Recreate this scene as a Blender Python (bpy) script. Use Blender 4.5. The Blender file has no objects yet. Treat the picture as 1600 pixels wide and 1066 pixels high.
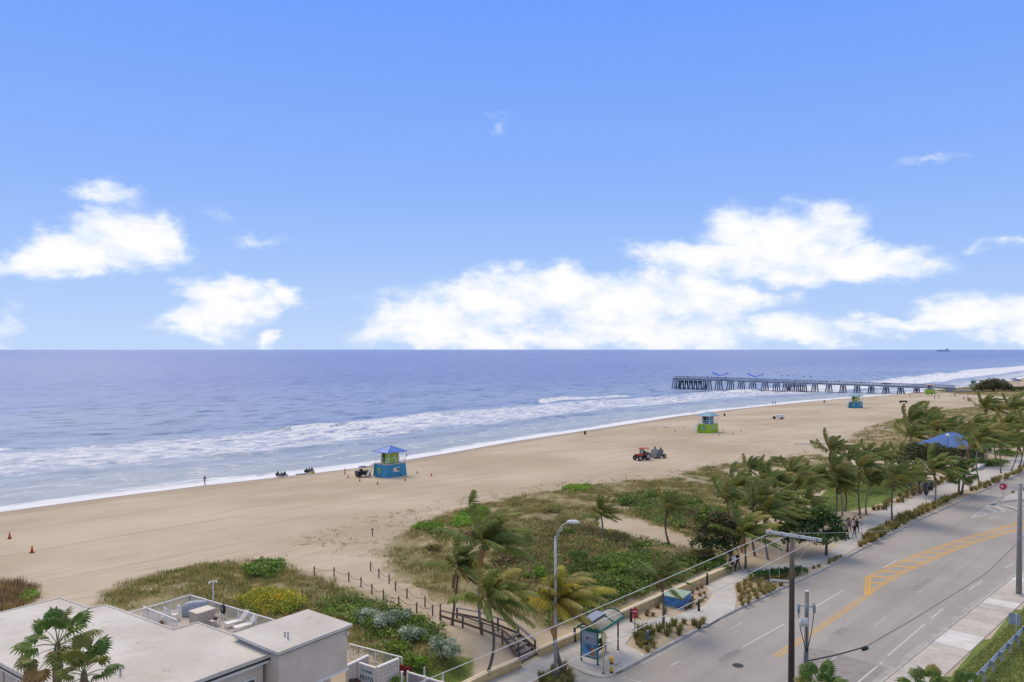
import bpy, bmesh, math, random
import numpy as np
from mathutils import Vector, Matrix
random.seed(7); RNG = np.random.default_rng(11)
S = bpy.context.scene
COL = S.collection
R = math.radians

# ------------------------------------------------------------------ camera, sky, sun, exposure
CAM_H, F_PX, HOR = 22.0, 1200.0, 546.0
cam_d = bpy.data.cameras.new('camera'); cam = bpy.data.objects.new('camera', cam_d); COL.objects.link(cam)
cam.location = (0, 0, CAM_H); cam.rotation_euler = (R(90), 0, 0)
cam_d.sensor_width = 36; cam_d.lens = 27.0; cam_d.shift_y = 13 / 1600
cam_d.clip_start = 0.5; cam_d.clip_end = 200000
S.camera = cam
S.view_settings.view_transform = 'Standard'; S.view_settings.look = 'None'
S.view_settings.exposure = 0.0; S.view_settings.gamma = 1; S.view_settings.use_curve_mapping = False

SUN_AZ, SUN_EL = R(-35), R(50)          # azimuth measured from +Y towards +X
sun_d = bpy.data.lights.new('sun', 'SUN'); sun_d.energy = 2.3; sun_d.angle = R(34); sun_d.color = (1.0, 0.84, 0.62)
sun = bpy.data.objects.new('sun', sun_d); COL.objects.link(sun)
sdir = Vector((math.sin(SUN_AZ) * math.cos(SUN_EL), math.cos(SUN_AZ) * math.cos(SUN_EL), math.sin(SUN_EL)))
sun.rotation_euler = (-sdir).to_track_quat('-Z', 'Y').to_euler(); sun.location = (0, 0, 80)

def NM(nt, op, a, b=None, c=None, clamp=False):
    n = nt.nodes.new('ShaderNodeMath'); n.operation = op; n.use_clamp = clamp
    for i, q in enumerate((a, b, c)):
        if q is None: continue
        if isinstance(q, (int, float)): n.inputs[i].default_value = q
        else: nt.links.new(q, n.inputs[i])
    return n.outputs[0]
def NMIX(nt, fac, a, b, blend='MIX'):
    n = nt.nodes.new('ShaderNodeMix'); n.data_type = 'RGBA'; n.blend_type = blend
    for k, q in ((0, fac), (6, a), (7, b)):
        if isinstance(q, (int, float)): n.inputs[k].default_value = q
        elif isinstance(q, tuple): n.inputs[k].default_value = (*q[:3], 1)
        else: nt.links.new(q, n.inputs[k])
    return n.outputs[2]
def NNOISE(nt, vec, scale, detail=4, rough=.55, dist=0.0):
    n = nt.nodes.new('ShaderNodeTexNoise'); n.inputs['Scale'].default_value = scale
    n.inputs['Detail'].default_value = detail; n.inputs['Roughness'].default_value = rough; n.inputs['Distortion'].default_value = dist
    if vec is not None: nt.links.new(vec, n.inputs['Vector'])
    return n.outputs['Fac']
def NMAPR(nt, v, a, b, c=0.0, d=1.0, smooth=True):
    n = nt.nodes.new('ShaderNodeMapRange'); n.interpolation_type = 'SMOOTHSTEP' if smooth else 'LINEAR'
    nt.links.new(v, n.inputs[0])
    for i, q in zip((1, 2, 3, 4), (a, b, c, d)): n.inputs[i].default_value = q
    return n.outputs[0]

world = bpy.data.worlds.new('World'); S.world = world; world.use_nodes = True
nt = world.node_tree; nt.nodes.clear()
wo = nt.nodes.new('ShaderNodeOutputWorld'); bg = nt.nodes.new('ShaderNodeBackground'); nt.links.new(bg.outputs[0], wo.inputs[0])
tc = nt.nodes.new('ShaderNodeTexCoord'); sx = nt.nodes.new('ShaderNodeSeparateXYZ'); nt.links.new(tc.outputs['Generated'], sx.inputs[0])
X, Y, Z = sx.outputs
sky = nt.nodes.new('ShaderNodeTexSky'); sky.sky_type = 'NISHITA'; sky.sun_disc = False
sky.sun_elevation = SUN_EL; sky.sun_rotation = SUN_AZ
az = NM(nt, 'ARCTAN2', X, Y); el = NM(nt, 'ARCSINE', Z)
skys = NMIX(nt, 1.0, sky.outputs[0], (.05, .05, .05), 'MULTIPLY')
ramp = nt.nodes.new('ShaderNodeValToRGB'); nt.links.new(NMAPR(nt, el, 0, R(60), smooth=False), ramp.inputs[0])
cr = ramp.color_ramp
cr.elements[0].position = 0.0; cr.elements[0].color = (.54, .71, 1.0, 1); cr.elements[1].position = 1.0; cr.elements[1].color = (.10, .28, .85, 1)
for p, c in ((.12, (.36, .56, 1.0)), (.20, (.28, .475, 1.0)), (.30, (.215, .415, 1.0)), (.42, (.155, .355, 1.0))):
    e = cr.elements.new(p); e.color = (*c, 1)
base = NMIX(nt, .95, skys, ramp.outputs[0])
# clouds live in (azimuth, elevation); noise breaks their edges
cv = nt.nodes.new('ShaderNodeCombineXYZ'); nt.links.new(az, cv.inputs[0]); nt.links.new(NM(nt, 'MULTIPLY', el, 1.7), cv.inputs[1])
def VMATH(op, a, b=None, out=0):
    n = nt.nodes.new('ShaderNodeVectorMath'); n.operation = op
    for i, q in enumerate((a, b)):
        if q is None: continue
        if isinstance(q, tuple): n.inputs[i].default_value = q
        else: nt.links.new(q, n.inputs[i])
    return n.outputs['Value' if op == 'LENGTH' else 0]
nw = nt.nodes.new('ShaderNodeTexNoise'); nw.inputs['Scale'].default_value = 13; nw.inputs['Detail'].default_value = 6; nw.inputs['Roughness'].default_value = .55; nt.links.new(cv.outputs[0], nw.inputs['Vector'])
warp = VMATH('MULTIPLY', VMATH('SUBTRACT', nw.outputs['Color'], (.5, .5, .5)), (.16, .085, 0))
cae = nt.nodes.new('ShaderNodeCombineXYZ'); nt.links.new(az, cae.inputs[0]); nt.links.new(el, cae.inputs[1])
pos = VMATH('ADD', cae.outputs[0], warp)
nz = NM(nt, 'SUBTRACT', NNOISE(nt, cv.outputs[0], 20, 7, .6, .2), .5)
def pix_dir(px, py):
    return math.atan((px - 800) / F_PX), math.atan((HOR - py) / math.hypot(F_PX, px - 800))
blobs = [(195,372,78,46,1),(110,402,78,36,1),(50,412,70,26,.9),(125,436,52,24,.7),(172,303,52,18,.55),(232,372,40,22,.8),
 (345,462,58,34,1),(325,496,66,28,.95),(432,458,42,17,.9),(385,480,50,26,.8),(412,530,24,10,.6),(5,518,40,40,.6),
 (1215,380,108,48,1),(1110,405,110,36,1),(1330,408,130,28,.95),(1430,408,50,10,.6),(870,446,78,36,1),(770,474,120,40,1),(670,508,100,32,1),(960,470,120,48,1),
 (1090,470,110,36,.9),(1160,465,50,22,.8),(1000,520,190,30,.85),(1245,520,90,26,.9),(820,530,170,22,.8),(620,520,60,20,.6),
 (1530,488,90,34,.95),(1420,508,110,18,.75),(1600,500,70,36,.9),(1560,530,90,16,.6),
 (790,190,16,11,.25),(1458,246,42,8,.3),(1552,383,28,9,.3),(350,322,30,9,.22),(405,370,34,8,.2)]
tot = None
for (px, py, rx, ry, w) in blobs:
    a0, e0 = pix_dir(px, py); sc = math.cos(a0)
    d = VMATH('LENGTH', VMATH('MULTIPLY', VMATH('SUBTRACT', pos, (a0, e0, 0)), (F_PX / rx * .9 / sc ** 2, F_PX / ry * .9 / sc, 0)))
    m = NM(nt, 'MULTIPLY_ADD', d, -w, w * (1.22 if w > .7 else 1.05))
    tot = m if tot is None else NM(nt, 'MAXIMUM', tot, m)
dens = NMAPR(nt, NM(nt, 'MULTIPLY_ADD', nz, 1.0, tot), -.12, .52)
dens = NM(nt, 'MULTIPLY', dens, NMAPR(nt, tot, -.1, .35, .55, 1))
# the same broken cloud goes on round the rest of the sky, and thickens overhead, out of view, to a white veil added to neutralise the light
vv = nt.nodes.new('ShaderNodeVectorMath'); vv.operation = 'SCALE'; nt.links.new(tc.outputs['Generated'], vv.inputs[0]); vv.inputs['Scale'].default_value = 1.0
gen = NMAPR(nt, NNOISE(nt, vv.outputs[0], 3.2, 4, .58), .46, .66)
off = NM(nt, 'MAXIMUM', NMAPR(nt, el, R(27), R(48)), NMAPR(nt, NM(nt, 'ABSOLUTE', az), R(37), R(50)))
veil = NM(nt, 'MULTIPLY', NM(nt, 'MAXIMUM', gen, NM(nt, 'MULTIPLY', NMAPR(nt, el, R(27), R(55)), .9)), off)
dens = NM(nt, 'MAXIMUM', dens, veil)
shade = NMAPR(nt, NM(nt, 'MULTIPLY_ADD', nz, 2.2, tot), .05, 1.0)
ccol = NMIX(nt, shade, (.70, .81, 1.0), (1.0, 1.0, 1.0))
ccol = NMIX(nt, off, ccol, (.80, .79, .77))
fin = NMIX(nt, dens, base, ccol)
nt.links.new(fin, bg.inputs[0]); bg.inputs[1].default_value = 1.0

# ------------------------------------------------------------------ helpers
CA, SA = math.cos(R(42.5)), math.sin(R(42.5))      # the coast runs 42.5 degrees to the right of the view
UANG = R(47.5)                                      # rotation that turns local x along the coast
def W(u, v): return (u * SA - v * CA, u * CA + v * SA)
def UV(x, y): return (x * SA + y * CA, -x * CA + y * SA)

TW = [(-400,138),(-60,138),(34,137.8),(49,138),(66,137),(85,134.5),(97,133.5),(126,136.5),(154,140.7),(207,144.5),(255,148.3),(296,148.5),(378,142.8),(454,131),(542,123.5),(607,117.5),(810,124),(1500,140),(6000,200)]
TL = [(-100,30.2),(20,30.1),(43,30.05),(55,30.0),(61,29.9),(70,29.4),(78,28.9),(89,28.8),(110,28.2),(126,27.3),(147,26.4),(163,25.3),(200,22),(300,10),(400,-10)]
TR = [(-100,19),(20,17.5),(54,16.4),(63.5,15.9),(77,15.2),(92.5,14.3),(130,11.5),(170,7),(300,-12),(400,-32)]
def itp(T, u): return np.interp(u, [p[0] for p in T], [p[1] for p in T])
def sstep(x, a, b):
    t = np.clip((x - a) / (b - a), 0, 1); return t * t * (3 - 2 * t)
def wob(u, v, s=1.0):
    return (np.sin(u * .9 * s + 1.3 * np.sin(v * .5 * s)) + np.sin(v * 1.1 * s + 1.7 * np.sin(u * .43 * s + 2)) + np.sin((u + v) * .37 * s + 1)) / 3
def gz_uv(u, v):
    u = np.asarray(u, float); v = np.asarray(v, float)
    w = itp(TW, u); b = (v - 80) / (w - 80)
    z = np.where(b > 1, -3 - (v - w) * .09, -2.6 * np.clip(b, 0, 1) ** 1.1 - .4 * sstep(b, .9, 1.0))
    win = sstep(v, 37.1, 40.5) * (1 - sstep(v, 62, 84)) * (1 - sstep(u, 84, 110))
    z = z + win * .62 + sstep(v, 41, 46) * (1 - sstep(v, 72, 90)) * (.22 * wob(u, v, .5) + .10 * wob(u + 7, v, 1.5))
    z = z + .035 * wob(u, v, 2.3) * sstep(v, 60, 70) * (1 - sstep(v, 84, 98))
    road = sstep(v, itp(TR, u) - .12, itp(TR, u) - .02) * (1 - sstep(v, itp(TL, u) + .02, itp(TL, u) + .12))
    return np.where(v > 36.9, z, np.where(road > 0, -.35 * road, 0.0))
def gz(x, y):
    u, v = UV(x, y); return float(gz_uv(u, v))
def pl(px, py, z=0.0):
    d = F_PX * (CAM_H - z) / (py - HOR); return Vector(((px - 800) / F_PX * d, d, z))
def at(px, py):
    z = 0.0
    for _ in range(14):
        p = pl(px, py, z); z = .5 * z + .5 * max(gz(p.x, p.y), -3.0)
    p = pl(px, py, z); p.z = gz(p.x, p.y); return p
def above(px, py, depth):
    return Vector(((px - 800) / F_PX * depth, depth, CAM_H - (py - HOR) / F_PX * depth))

MATS = {}
def M(name, col=(.5,.5,.5), rough=.65, var=.18, scale=2.0, bump=0.0, metal=0.0, spec=.35, col2=None, detail=5, stretch=None, trans=0.0, emit=0, alpha=None):
    if name in MATS: return MATS[name]
    m = bpy.data.materials.new(name); m.use_nodes = True; t = m.node_tree; b = t.nodes['Principled BSDF']
    c = t.nodes.new('ShaderNodeTexCoord'); vec = c.outputs['Object']
    if stretch:
        mp = t.nodes.new('ShaderNodeMapping'); mp.inputs['Scale'].default_value = stretch; t.links.new(vec, mp.inputs[0]); vec = mp.outputs[0]
    n = NNOISE(t, vec, scale, detail, .6)
    lo = tuple(x * (1 - var) for x in col); hi = col2 or tuple(min(1, x * (1 + var)) for x in col)
    t.links.new(NMIX(t, NMAPR(t, n, .3, .7), lo, hi), b.inputs['Base Color'])
    b.inputs['Roughness'].default_value = rough; b.inputs['Metallic'].default_value = metal; b.inputs['Specular IOR Level'].default_value = spec
    if bump:
        bp = t.nodes.new('ShaderNodeBump'); bp.inputs['Strength'].default_value = bump; bp.inputs['Distance'].default_value = .05
        t.links.new(NNOISE(t, vec, scale * 6, 4), bp.inputs['Height']); t.links.new(bp.outputs[0], b.inputs['Normal'])
    if emit: b.inputs['Emission Color'].default_value = (*col, 1); b.inputs['Emission Strength'].default_value = emit
    if alpha is not None: b.inputs['Alpha'].default_value = alpha
    MATS[name] = m; return m
def leafmat(name, col=None, trans=.3, rough=.55):
    """foliage: colour from the leaf's own attribute 'Col' (or one colour), some light passing through"""
    if name in MATS: return MATS[name]
    m = bpy.data.materials.new(name); m.use_nodes = True; t = m.node_tree; b = t.nodes['Principled BSDF']
    if col is None:
        a = t.nodes.new('ShaderNodeAttribute'); a.attribute_name = 'Col'; cs = a.outputs['Color']
    else:
        c = t.nodes.new('ShaderNodeTexCoord'); n = NNOISE(t, c.outputs['Object'], 1.6, 3)
        oi = t.nodes.new('ShaderNodeObjectInfo')
        cs = NMIX(t, NMAPR(t, n, .3, .7), tuple(x * .72 for x in col), tuple(min(1, x * 1.3) for x in col))
        cs = NMIX(t, NM(t, 'MULTIPLY', oi.outputs['Random'], .55), cs, (col[0] * 1.7, col[1] * 1.25, col[2] * .8))
    t.links.new(cs, b.inputs['Base Color']); b.inputs['Roughness'].default_value = rough; b.inputs['Specular IOR Level'].default_value = .25
    tr = t.nodes.new('ShaderNodeBsdfTranslucent'); t.links.new(cs, tr.inputs[0])
    mx = t.nodes.new('ShaderNodeMixShader'); mx.inputs[0].default_value = trans
    t.links.new(b.outputs[0], mx.inputs[1]); t.links.new(tr.outputs[0], mx.inputs[2])
    t.links.new(mx.outputs[0], t.nodes['Material Output'].inputs[0]); MATS[name] = m; return m

def link(o, parent=None):
    COL.objects.link(o)
    if parent: o.parent = parent
    return o
class MB:
    def __init__(s): s.v = []; s.f = []; s.m = []; s.sm = []
    def add(s, vs, fs, mi=0, smooth=False):
        k = len(s.v); s.v += [tuple(q) for q in vs]
        for f in fs: s.f.append([i + k for i in f]); s.m.append(mi); s.sm.append(smooth)
        return s
    def box(s, c, d, rz=0, mi=0, rot=None, taper=1.0):
        hx, hy, hz = d[0] / 2, d[1] / 2, d[2] / 2; co, si = math.cos(rz), math.sin(rz); vs = []
        for z in (-hz, hz):
            k = taper if z > 0 else 1
            for x, y in ((-hx, -hy), (hx, -hy), (hx, hy), (-hx, hy)):
                q = Vector((x * k, y * k, z))
                if rot is not None: q = rot @ q
                vs.append((c[0] + q.x * co - q.y * si, c[1] + q.x * si + q.y * co, c[2] + q.z))
        return s.add(vs, [(3,2,1,0),(4,5,6,7),(0,1,5,4),(1,2,6,5),(2,3,7,6),(3,0,4,7)], mi)
    def beam(s, a, b, w, h, mi=0):
        a, b = Vector(a), Vector(b); d = b - a; L = d.length
        if L < 1e-6: return s
        x = d / L; up = Vector((0,0,1)) if abs(x.z) < .95 else Vector((1,0,0))
        y = up.cross(x).normalized(); z = x.cross(y)
        return s.box((a + b) / 2, (L, w, h), mi=mi, rot=Matrix((x, y, z)).transposed())
    def tube(s, pts, rad, n=8, mi=0, cap=True, smooth=True):
        pts = [Vector(p) for p in pts]
        if not hasattr(rad, '__len__'): rad = [rad] * len(pts)
        vs = []; fs = []; ref = None
        for i, p in enumerate(pts):
            t = (pts[min(i + 1, len(pts) - 1)] - pts[max(i - 1, 0)]).normalized()
            if ref is None: ref = Vector((1,0,0)) if abs(t.x) < .9 else Vector((0,1,0))
            a = (ref - t * ref.dot(t)).normalized(); b = t.cross(a); ref = a
            for k in range(n):
                q = 2 * math.pi * k / n; vs.append(p + (a * math.cos(q) + b * math.sin(q)) * rad[i])
        for i in range(len(pts) - 1):
            for k in range(n):
                k2 = (k + 1) % n; fs.append((i*n + k, i*n + k2, (i+1)*n + k2, (i+1)*n + k))
        s.add(vs, fs, mi, smooth)
        if cap:
            k0 = len(s.v) - len(vs); s.f.append([k0 + k for k in range(n)][::-1]); s.m.append(mi); s.sm.append(False)
            s.f.append([k0 + (len(pts) - 1) * n + k for k in range(n)]); s.m.append(mi); s.sm.append(False)
        return s
    def prism(s, poly, z0, z1, mi=0, mi_top=None):
        n = len(poly); ar = sum(poly[i][0] * poly[(i+1) % n][1] - poly[(i+1) % n][0] * poly[i][1] for i in range(n))
        if ar < 0: poly = poly[::-1]
        vs = [(p[0], p[1], z0) for p in poly] + [(p[0], p[1], z1) for p in poly]
        s.add(vs, [list(range(n))[::-1]] + [(i, (i+1) % n, n + (i+1) % n, n + i) for i in range(n)], mi)
        k = len(s.v) - 2 * n; s.f.append([k + n + i for i in range(n)]); s.m.append(mi if mi_top is None else mi_top); s.sm.append(False)
        return s
    def build(s, name, mat, parent=None, loc=None, rz=0):
        me = bpy.data.meshes.new(name); me.from_pydata(s.v, [], s.f)
        for q in (mat if isinstance(mat, (list, tuple)) else [mat]): me.materials.append(q)
        if any(s.m): me.polygons.foreach_set('material_index', s.m)
        if any(s.sm): me.polygons.foreach_set('use_smooth', s.sm)
        me.update(); o = link(bpy.data.objects.new(name, me), parent)
        if loc is not None: o.location = loc
        o.rotation_euler.z = rz; return o
def tag(o, label=None, cat=None, group=None, kind=None):
    for k, q in (('label', label), ('category', cat), ('group', group), ('kind', kind)):
        if q: o[k] = q
    return o
def thing(name, label, cat, loc=(0,0,0), rz=0, group=None):
    o = link(bpy.data.objects.new(name, None)); o.location = loc; o.rotation_euler = (0, 0, rz); o.empty_display_size = .3
    return tag(o, label, cat, group)
def copy_tree(o, parent=None, loc=None, rz=None, label=None, scale=None):
    c = o.copy(); COL.objects.link(c); c.parent = parent
    if loc is not None: c.location = loc
    if rz is not None: c.rotation_euler = (0, 0, rz)
    if scale is not None: c.scale = (scale,) * 3 if not hasattr(scale, '__len__') else scale
    if label: c['label'] = label
    for ch in list(CH.get(o.name, o.children)): copy_tree(ch, c)
    return c
CH = {}
def freeze(o):
    """remember the children so that copying does not have to search the whole file"""
    CH[o.name] = [c for c in COL.objects if c.parent == o]
    for c in CH[o.name]: freeze(c)
    return o
def polymesh(name, verts, k, mat, parent=None, cols=None, extra=None):
    """verts (n*k,3): n faces of k corners each; cols (n,3) one colour for each face"""
    verts = np.ascontiguousarray(verts, dtype=np.float32).reshape(-1, 3); n = len(verts) // k
    me = bpy.data.meshes.new(name); me.vertices.add(n * k); me.vertices.foreach_set('co', verts.ravel())
    me.loops.add(n * k); me.loops.foreach_set('vertex_index', np.arange(n * k, dtype=np.int32))
    me.polygons.add(n); me.polygons.foreach_set('loop_start', np.arange(0, n * k, k, dtype=np.int32))
    if cols is not None:
        a = me.attributes.new('Col', 'FLOAT_COLOR', 'POINT'); c = np.ones((n, k, 4), np.float32); c[:, :, :3] = np.clip(cols, 0, 1)[:, None, :]
        a.data.foreach_set('color', c.ravel())
    me.materials.append(mat); me.update(calc_edges=True); me.validate()
    return link(bpy.data.objects.new(name, me), parent)
def inpoly(px, py, poly):
    px = np.asarray(px); py = np.asarray(py); c = np.zeros(px.shape, bool); n = len(poly)
    for i in range(n):
        x1, y1 = poly[i][:2]; x2, y2 = poly[(i+1) % n][:2]
        if y1 == y2: continue
        c ^= ((y1 > py) != (y2 > py)) & (px < (x2 - x1) * (py - y1) / (y2 - y1) + x1)
    return c
def sdist(px, py, poly):
    d = np.full(np.shape(px), 1e9); n = len(poly)
    for i in range(n):
        ax, ay = poly[i][:2]; bx, by = poly[(i+1) % n][:2]; dx, dy = bx - ax, by - ay
        t = np.clip(((px - ax) * dx + (py - ay) * dy) / (dx * dx + dy * dy + 1e-9), 0, 1)
        d = np.minimum(d, np.hypot(px - ax - t * dx, py - ay - t * dy))
    return np.where(inpoly(px, py, poly), d, -d)
def wpoly(pp): return [tuple(at(*q))[:2] for q in pp]
# ------------------------------------------------------------------ ground, beach, sea
VEG_A = wpoly([(140,928),(200,905),(250,893),(320,880),(380,872),(440,880),(500,896),(560,920),(600,938),(650,958),(690,985),(735,1030),(730,1052),(660,1050),(600,1030),(545,1020),(500,1000),(420,985),(300,960),(215,960),(160,950)])
VEG_B = wpoly([(592,868),(612,842),(640,822),(700,800),(760,785),(850,768),(930,756),(1000,750),(1060,746),(1120,756),(1180,780),(1170,840),(1150,880),(1100,902),(1000,938),(900,978),(850,985),(790,965),(740,948),(690,942),(650,925),(610,900)])
VEG_C = wpoly([(1058,742),(1100,728),(1180,720),(1280,710),(1310,720),(1320,760),(1260,775),(1180,785),(1110,758)])
VEG_E = wpoly([(1320,690),(1350,668),(1400,655),(1460,642),(1530,634),(1600,628),(1640,628),(1640,660),(1500,690),(1420,700),(1350,702)])
VEG_G = wpoly([(1500,616),(1440,608),(1490,604),(1640,606),(1640,622),(1560,620)])
VEG_F = wpoly([(-60,915),(30,908),(62,915),(60,940),(20,955),(-60,985)])
SPARSE = wpoly([(430,850),(500,825),(560,808),(640,790),(760,768),(860,752),(1000,742),(1100,722),(1280,700),(1330,705),(1100,760),(850,790),(700,815),(620,845),(590,880),(520,870)])
BARE = wpoly([(930,812),(960,806),(1000,812),(1060,835),(1112,850),(1116,866),(1060,852),(1000,838),(940,826)])
BARE2 = wpoly([(1130,735),(1180,728),(1230,732),(1200,742),(1150,748)])
LAWN1 = wpoly([(1262,800),(1290,765),(1335,735),(1400,728),(1450,740),(1420,770),(1360,793),(1320,800)])
LAWN2 = wpoly([(1520,700),(1540,684),(1640,672),(1640,694),(1600,700)])
YARD = wpoly([(590,1040),(660,1022),(740,1030),(735,1066),(640,1090),(600,1075)])
PARKSAND = wpoly([(1110,905),(1170,850),(1290,800),(1340,795),(1350,810),(1300,850),(1250,872),(1180,890)])
def veg_mask(x, y):
    m = np.full(np.shape(x), -1e9)
    for p in (VEG_A, VEG_B, VEG_C, VEG_E, VEG_F, VEG_G): m = np.maximum(m, sdist(x, y, p))
    for p in (BARE, BARE2): m = np.minimum(m, -sdist(x, y, p))
    return m
def axis(*segs):
    out = []
    for a, b, st in segs: out += list(np.arange(a, b, st))
    return np.array(out + [segs[-1][1]])
def grid_mesh(name, us, vs, zf, mat, attrs):
    U, V = np.meshgrid(us, vs, indexing='ij'); Xw = U * SA - V * CA; Yw = U * CA + V * SA
    Zw = zf(U, V); nu, nv = len(us), len(vs)
    co = np.stack([Xw, Yw, Zw], -1).astype(np.float32).reshape(-1, 3)
    i, j = np.meshgrid(np.arange(nu - 1), np.arange(nv - 1), indexing='ij'); k = (i * nv + j).ravel()
    q = np.stack([k, k + 1, k + nv + 1, k + nv], -1)[:, ::-1].astype(np.int32)
    me = bpy.data.meshes.new(name); me.vertices.add(len(co)); me.vertices.foreach_set('co', co.ravel())
    me.loops.add(q.size); me.loops.foreach_set('vertex_index', np.ascontiguousarray(q).ravel())
    me.polygons.add(len(q)); me.polygons.foreach_set('loop_start', np.arange(0, q.size, 4, dtype=np.int32))
    me.polygons.foreach_set('use_smooth', np.ones(len(q), bool))
    for n, fn in attrs.items():
        val = fn(U, V, Xw, Yw); a = me.attributes.new(n, 'FLOAT', 'POINT'); a.data.foreach_set('value', np.asarray(val, np.float32).ravel())
    me.materials.append(mat); me.update(calc_edges=True)
    o = link(bpy.data.objects.new(name, me)); o['kind'] = 'structure'; return o
def attr(t, n):
    a = t.nodes.new('ShaderNodeAttribute'); a.attribute_name = n; return a.outputs['Fac']

gm = bpy.data.materials.new('beach_ground'); gm.use_nodes = True; t = gm.node_tree; b = t.nodes['Principled BSDF']
c = t.nodes.new('ShaderNodeTexCoord').outputs['Object']
mp = t.nodes.new('ShaderNodeMapping'); mp.inputs['Rotation'].default_value = (0, 0, -UANG); t.links.new(c, mp.inputs[0])
mp2 = t.nodes.new('ShaderNodeMapping'); mp2.inputs['Scale'].default_value = (.06, 1, 1); t.links.new(mp.outputs[0], mp2.inputs[0])
nbig = NNOISE(t, c, .035, 4); nmid = NNOISE(t, c, .5, 5); nfine = NNOISE(t, c, 5, 4); ntrack = NNOISE(t, mp2.outputs[0], .8, 5, .6, .3)
sand = NMIX(t, NMAPR(t, nbig, .35, .65), (.415, .335, .228), (.52, .44, .33))
sand = NMIX(t, NM(t, 'MULTIPLY', NMAPR(t, ntrack, .50, .70), .5), sand, (.33, .262, .19))
sand = NMIX(t, NM(t, 'MULTIPLY', NMAPR(t, nfine, .5, .75), .22), sand, (.35, .28, .205))
foot = NM(t, 'MULTIPLY', NMAPR(t, attr(t, 'rough'), 0, 1), NMAPR(t, NNOISE(t, c, 1.6, 4, .7), .5, .68))
sand = NMIX(t, NM(t, 'MULTIPLY', foot, .5), sand, (.27, .21, .14))
offn = NM(t, 'ADD', attr(t, 'off'), NM(t, 'MULTIPLY', NM(t, 'SUBTRACT', NNOISE(t, mp2.outputs[0], .35, 4), .5), 9))
wet = NMAPR(t, offn, -8.5, -2.0)
sand = NMIX(t, NM(t, 'MULTIPLY', wet, .85), sand, (.25, .17, .10))
wrack = NM(t, 'MULTIPLY', NMAPR(t, NM(t, 'ABSOLUTE', NM(t, 'ADD', offn, 7.5)), .1, 1.3, 1, 0), NMAPR(t, nfine, .42, .6))
sand = NMIX(t, NM(t, 'MULTIPLY', wrack, .6), sand, (.13, .09, .05))
soil = NMIX(t, NMAPR(t, nmid, .3, .7), (.17, .145, .065), (.29, .245, .125))
vegf = NMAPR(t, NM(t, 'ADD', attr(t, 'veg'), NM(t, 'MULTIPLY', NM(t, 'SUBTRACT', nmid, .5), 5)), -.6, 1.4)
vegf = NM(t, 'MULTIPLY', vegf, NMAPR(t, NNOISE(t, c, .9, 4, .65), .28, .46))
colr = NMIX(t, vegf, sand, soil)
lawn = NMIX(t, NMAPR(t, nmid, .3, .7), (.105, .165, .03), (.17, .215, .05))
lawn = NMIX(t, NM(t, 'MULTIPLY', NMAPR(t, nfine, .45, .7), .4), lawn, (.20, .19, .07))
colr = NMIX(t, NMAPR(t, NM(t, 'ADD', attr(t, 'lawn'), NM(t, 'MULTIPLY', NM(t, 'SUBTRACT', nmid, .5), 1.2)), -.2, .3), colr, lawn)
t.links.new(colr, b.inputs['Base Color'])
t.links.new(NM(t, 'SUBTRACT', .95, NM(t, 'MULTIPLY', wet, .45)), b.inputs['Roughness']); b.inputs['Specular IOR Level'].default_value = .25
bp = t.nodes.new('ShaderNodeBump'); bp.inputs['Strength'].default_value = .5; bp.inputs['Distance'].default_value = .12
t.links.new(NM(t, 'ADD', NM(t, 'MULTIPLY', NNOISE(t, c, 1.4, 5, .65), NM(t, 'ADD', NM(t, 'MULTIPLY', attr(t, 'rough'), 1.6), .15)), NM(t, 'MULTIPLY', ntrack, .3)), bp.inputs['Height'])
t.links.new(bp.outputs[0], b.inputs['Normal'])
gu = axis((-80,15,3),(15,130,.5),(130,220,1),(220,500,3),(500,1500,20))
gv = axis((-150,5,8),(5,90,.5),(90,160,1),(160,240,4))
def lawn_attr(U, V, x, y):
    m = np.maximum(np.maximum(sdist(x, y, LAWN1), sdist(x, y, LAWN2)), sdist(x, y, YARD))
    return np.clip(np.maximum(m, np.where(V < itp(TR, U) - 2.7, 1, -1e3)), -3, 3)
def rough_attr(U, V, x, y):
    return np.clip(np.maximum(sdist(x, y, SPARSE) / 3, sstep(V, 74, 80) * (1 - sstep(V, 84, 92)) * .4), 0, 1) * (V > 40)
ground = grid_mesh('ground', gu, gv, gz_uv, gm, {
    'veg': lambda U, V, x, y: np.clip(np.where(V > 37, np.where(U > 150, np.minimum(veg_mask(x, y), .1), veg_mask(x, y)), -5), -5, 5), 'lawn': lawn_attr, 'rough': rough_attr,
    'off': lambda U, V, x, y: np.clip(V - itp(TW, U), -60, 60)})

sm = bpy.data.materials.new('sea_water'); sm.use_nodes = True; t = sm.node_tree; b = t.nodes['Principled BSDF']
cx = t.nodes.new('ShaderNodeCombineXYZ'); au = attr(t, 'along'); ao = attr(t, 'off')
t.links.new(NM(t, 'MULTIPLY', au, .22), cx.inputs[0]); t.links.new(ao, cx.inputs[1]); sv = cx.outputs[0]
cy = t.nodes.new('ShaderNodeCombineXYZ'); t.links.new(NM(t, 'MULTIPLY', au, .5), cy.inputs[0]); t.links.new(ao, cy.inputs[1])
fb = NNOISE(t, sv, .05, 5, .6, .5); fm = NNOISE(t, cy.outputs[0], .32, 7, .66, .8); ff = NNOISE(t, cy.outputs[0], 1.3, 5, .6, .6)
offw = NM(t, 'ADD', ao, NM(t, 'MULTIPLY', NM(t, 'SUBTRACT', NNOISE(t, sv, .07, 3), .5), 34))
band = NM(t, 'MULTIPLY', NMAPR(t, offw, 30, 44), NMAPR(t, offw, 74, 88, 1, 0))
band2 = NM(t, 'MULTIPLY', NMAPR(t, offw, 8, 13), NMAPR(t, offw, 20, 34, 1, 0))
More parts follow.
